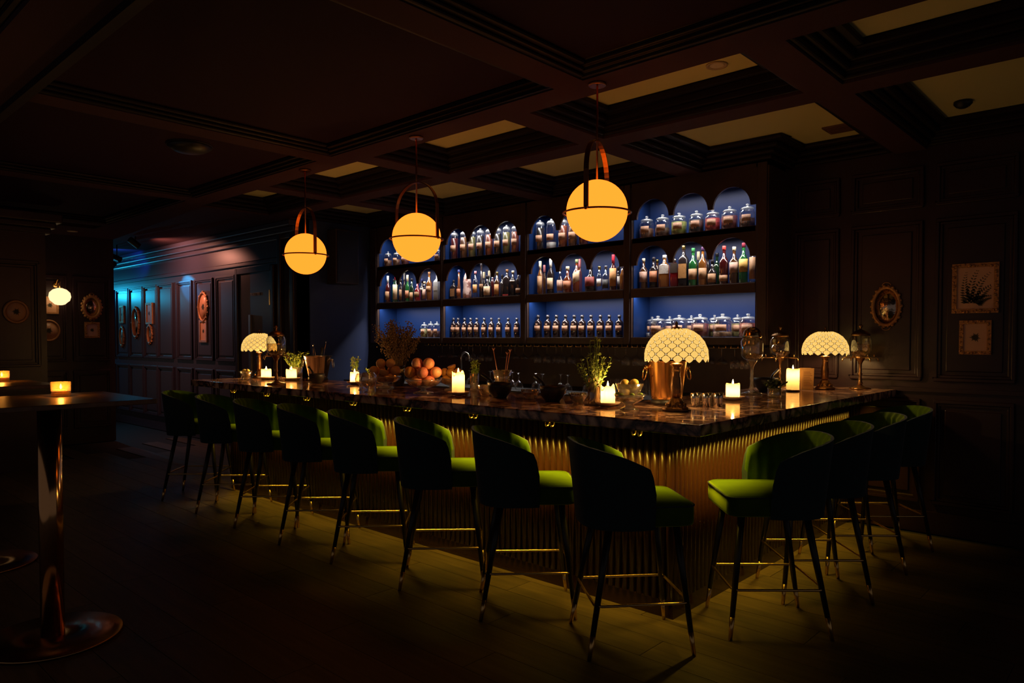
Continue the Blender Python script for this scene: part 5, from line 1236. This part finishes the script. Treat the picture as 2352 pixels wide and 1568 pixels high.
# stage spotlights on the passage ceiling
def spotlight(loc, target, W, color, size, lab, blend=0.6):
    t = thing('ceiling_spotlight', lab, 'spotlight', loc)
    d = Vector(target) - Vector(loc); q = d.to_track_quat('-Z', 'Y')
    MB().tube([(0, 0, 0), (0, 0, 2.86 - loc[2])], 0.008, 6).obj('hanger', M_BLACK, t)
    c = MB().lathe([(0.0, 0.10), (0.035, 0.10), (0.042, 0.09), (0.042, -0.05), (0.045, -0.055), (0.040, -0.052), (0.036, 0.02), (0, 0.022)], 20).obj('can', M_BLACK, t); c.rotation_mode = 'QUATERNION'; c.rotation_quaternion = q
    l = light('beam_light', 'SPOT', d.normalized() * 0.07, W, color, t, spot_size=R(size), spot_blend=blend, shadow_soft_size=0.02); l.rotation_mode = 'QUATERNION'; l.rotation_quaternion = q
spotlight((-10.55, 3.80, 2.76), (-10.6, 4.6, 2.20), 62, (1.0, 0.36, 0.24), 145, 'black ceiling spotlight throwing pink light on the passage wall')
spotlight((-11.7, 3.95, 2.66), (-10.72, 4.6, 2.20), 190, (0.02, 0.50, 1.0), 19, 'black ceiling spotlight throwing the small cyan patch on the passage wall')
spotlight((-14.9, 3.95, 2.30), (-13.4, 4.6, 2.05), 36, (0.02, 0.50, 0.85), 115, 'black ceiling spotlight throwing cyan light at the passage end')
spotlight((-12.2, 4.05, 2.60), (-12.5, 4.35, 2.86), 12, (0.02, 0.12, 1.0), 140, 'black uplighter throwing blue light on the passage ceiling')

# small fittings on the ceiling
def downlight(x, y, z, lab):
    t = thing('downlight', lab, 'downlight', (x, y, z))
    MB().lathe([(0.062, -0.0005), (0.060, -0.008), (0.045, -0.006), (0.042, -0.0005)], 28).obj('trim_ring', mat('beige trim', (0.5, 0.36, 0.22), 0.5), t)
    MB().lathe([(0.040, -0.004), (0.0, -0.004)], 24, caps=False).obj('lens', mat('frosted lens', (0.75, 0.60, 0.42), 0.4), t)
downlight(-1.954, 3.86, 3.02, 'round recessed downlight in the lit coffer above the bar corner')
downlight(-10.62, 3.05, 2.86, 'round recessed downlight above the far end of the room'); downlight(-11.9, 3.9, 2.86, 'round recessed downlight over the passage')
t = thing('smoke_detector', 'round dark smoke detector in the right-hand coffer', 'smoke detector', (-1.05, 5.55, 3.02)); MB().lathe([(0.055, -0.0005), (0.055, -0.018), (0.04, -0.035), (0.02, -0.045), (0, -0.046)], 24).obj('housing', M_BLACK, t); MB().ball((0.03, 0, -0.036), 0.006, 8, 6).obj('indicator', M_STEEL, t)
t = thing('air_vent', 'square slatted air vent in the coffer beside the panelled wall', 'vent', (-1.80, 5.62, 3.02))
MB().box(-0.15, 0.12, -0.10, 0.10, -0.012, -0.0005).obj('frame', mat('vent brown', (0.16, 0.08, 0.05), 0.5), t)
for k in range(6): MB().box(-0.13, 0.10, -0.08 + 0.028 * k, -0.068 + 0.028 * k, -0.02, -0.012).obj('slat', mat('vent brown', (0.16, 0.08, 0.05), 0.5), t)
t = thing('ceiling_speaker', 'round dark speaker dish on the near left ceiling', 'speaker', (-5.55, 2.40, 2.93)); MB().lathe([(0.15, -0.0005), (0.16, -0.02), (0.11, -0.05), (0.05, -0.06), (0, -0.061)], 36).obj('dish', M_BLACK, t); MB().lathe([(0.165, -0.0005), (0.165, -0.010), (0.155, -0.010)], 36, caps=False).obj('rim', M_MOULD, t)
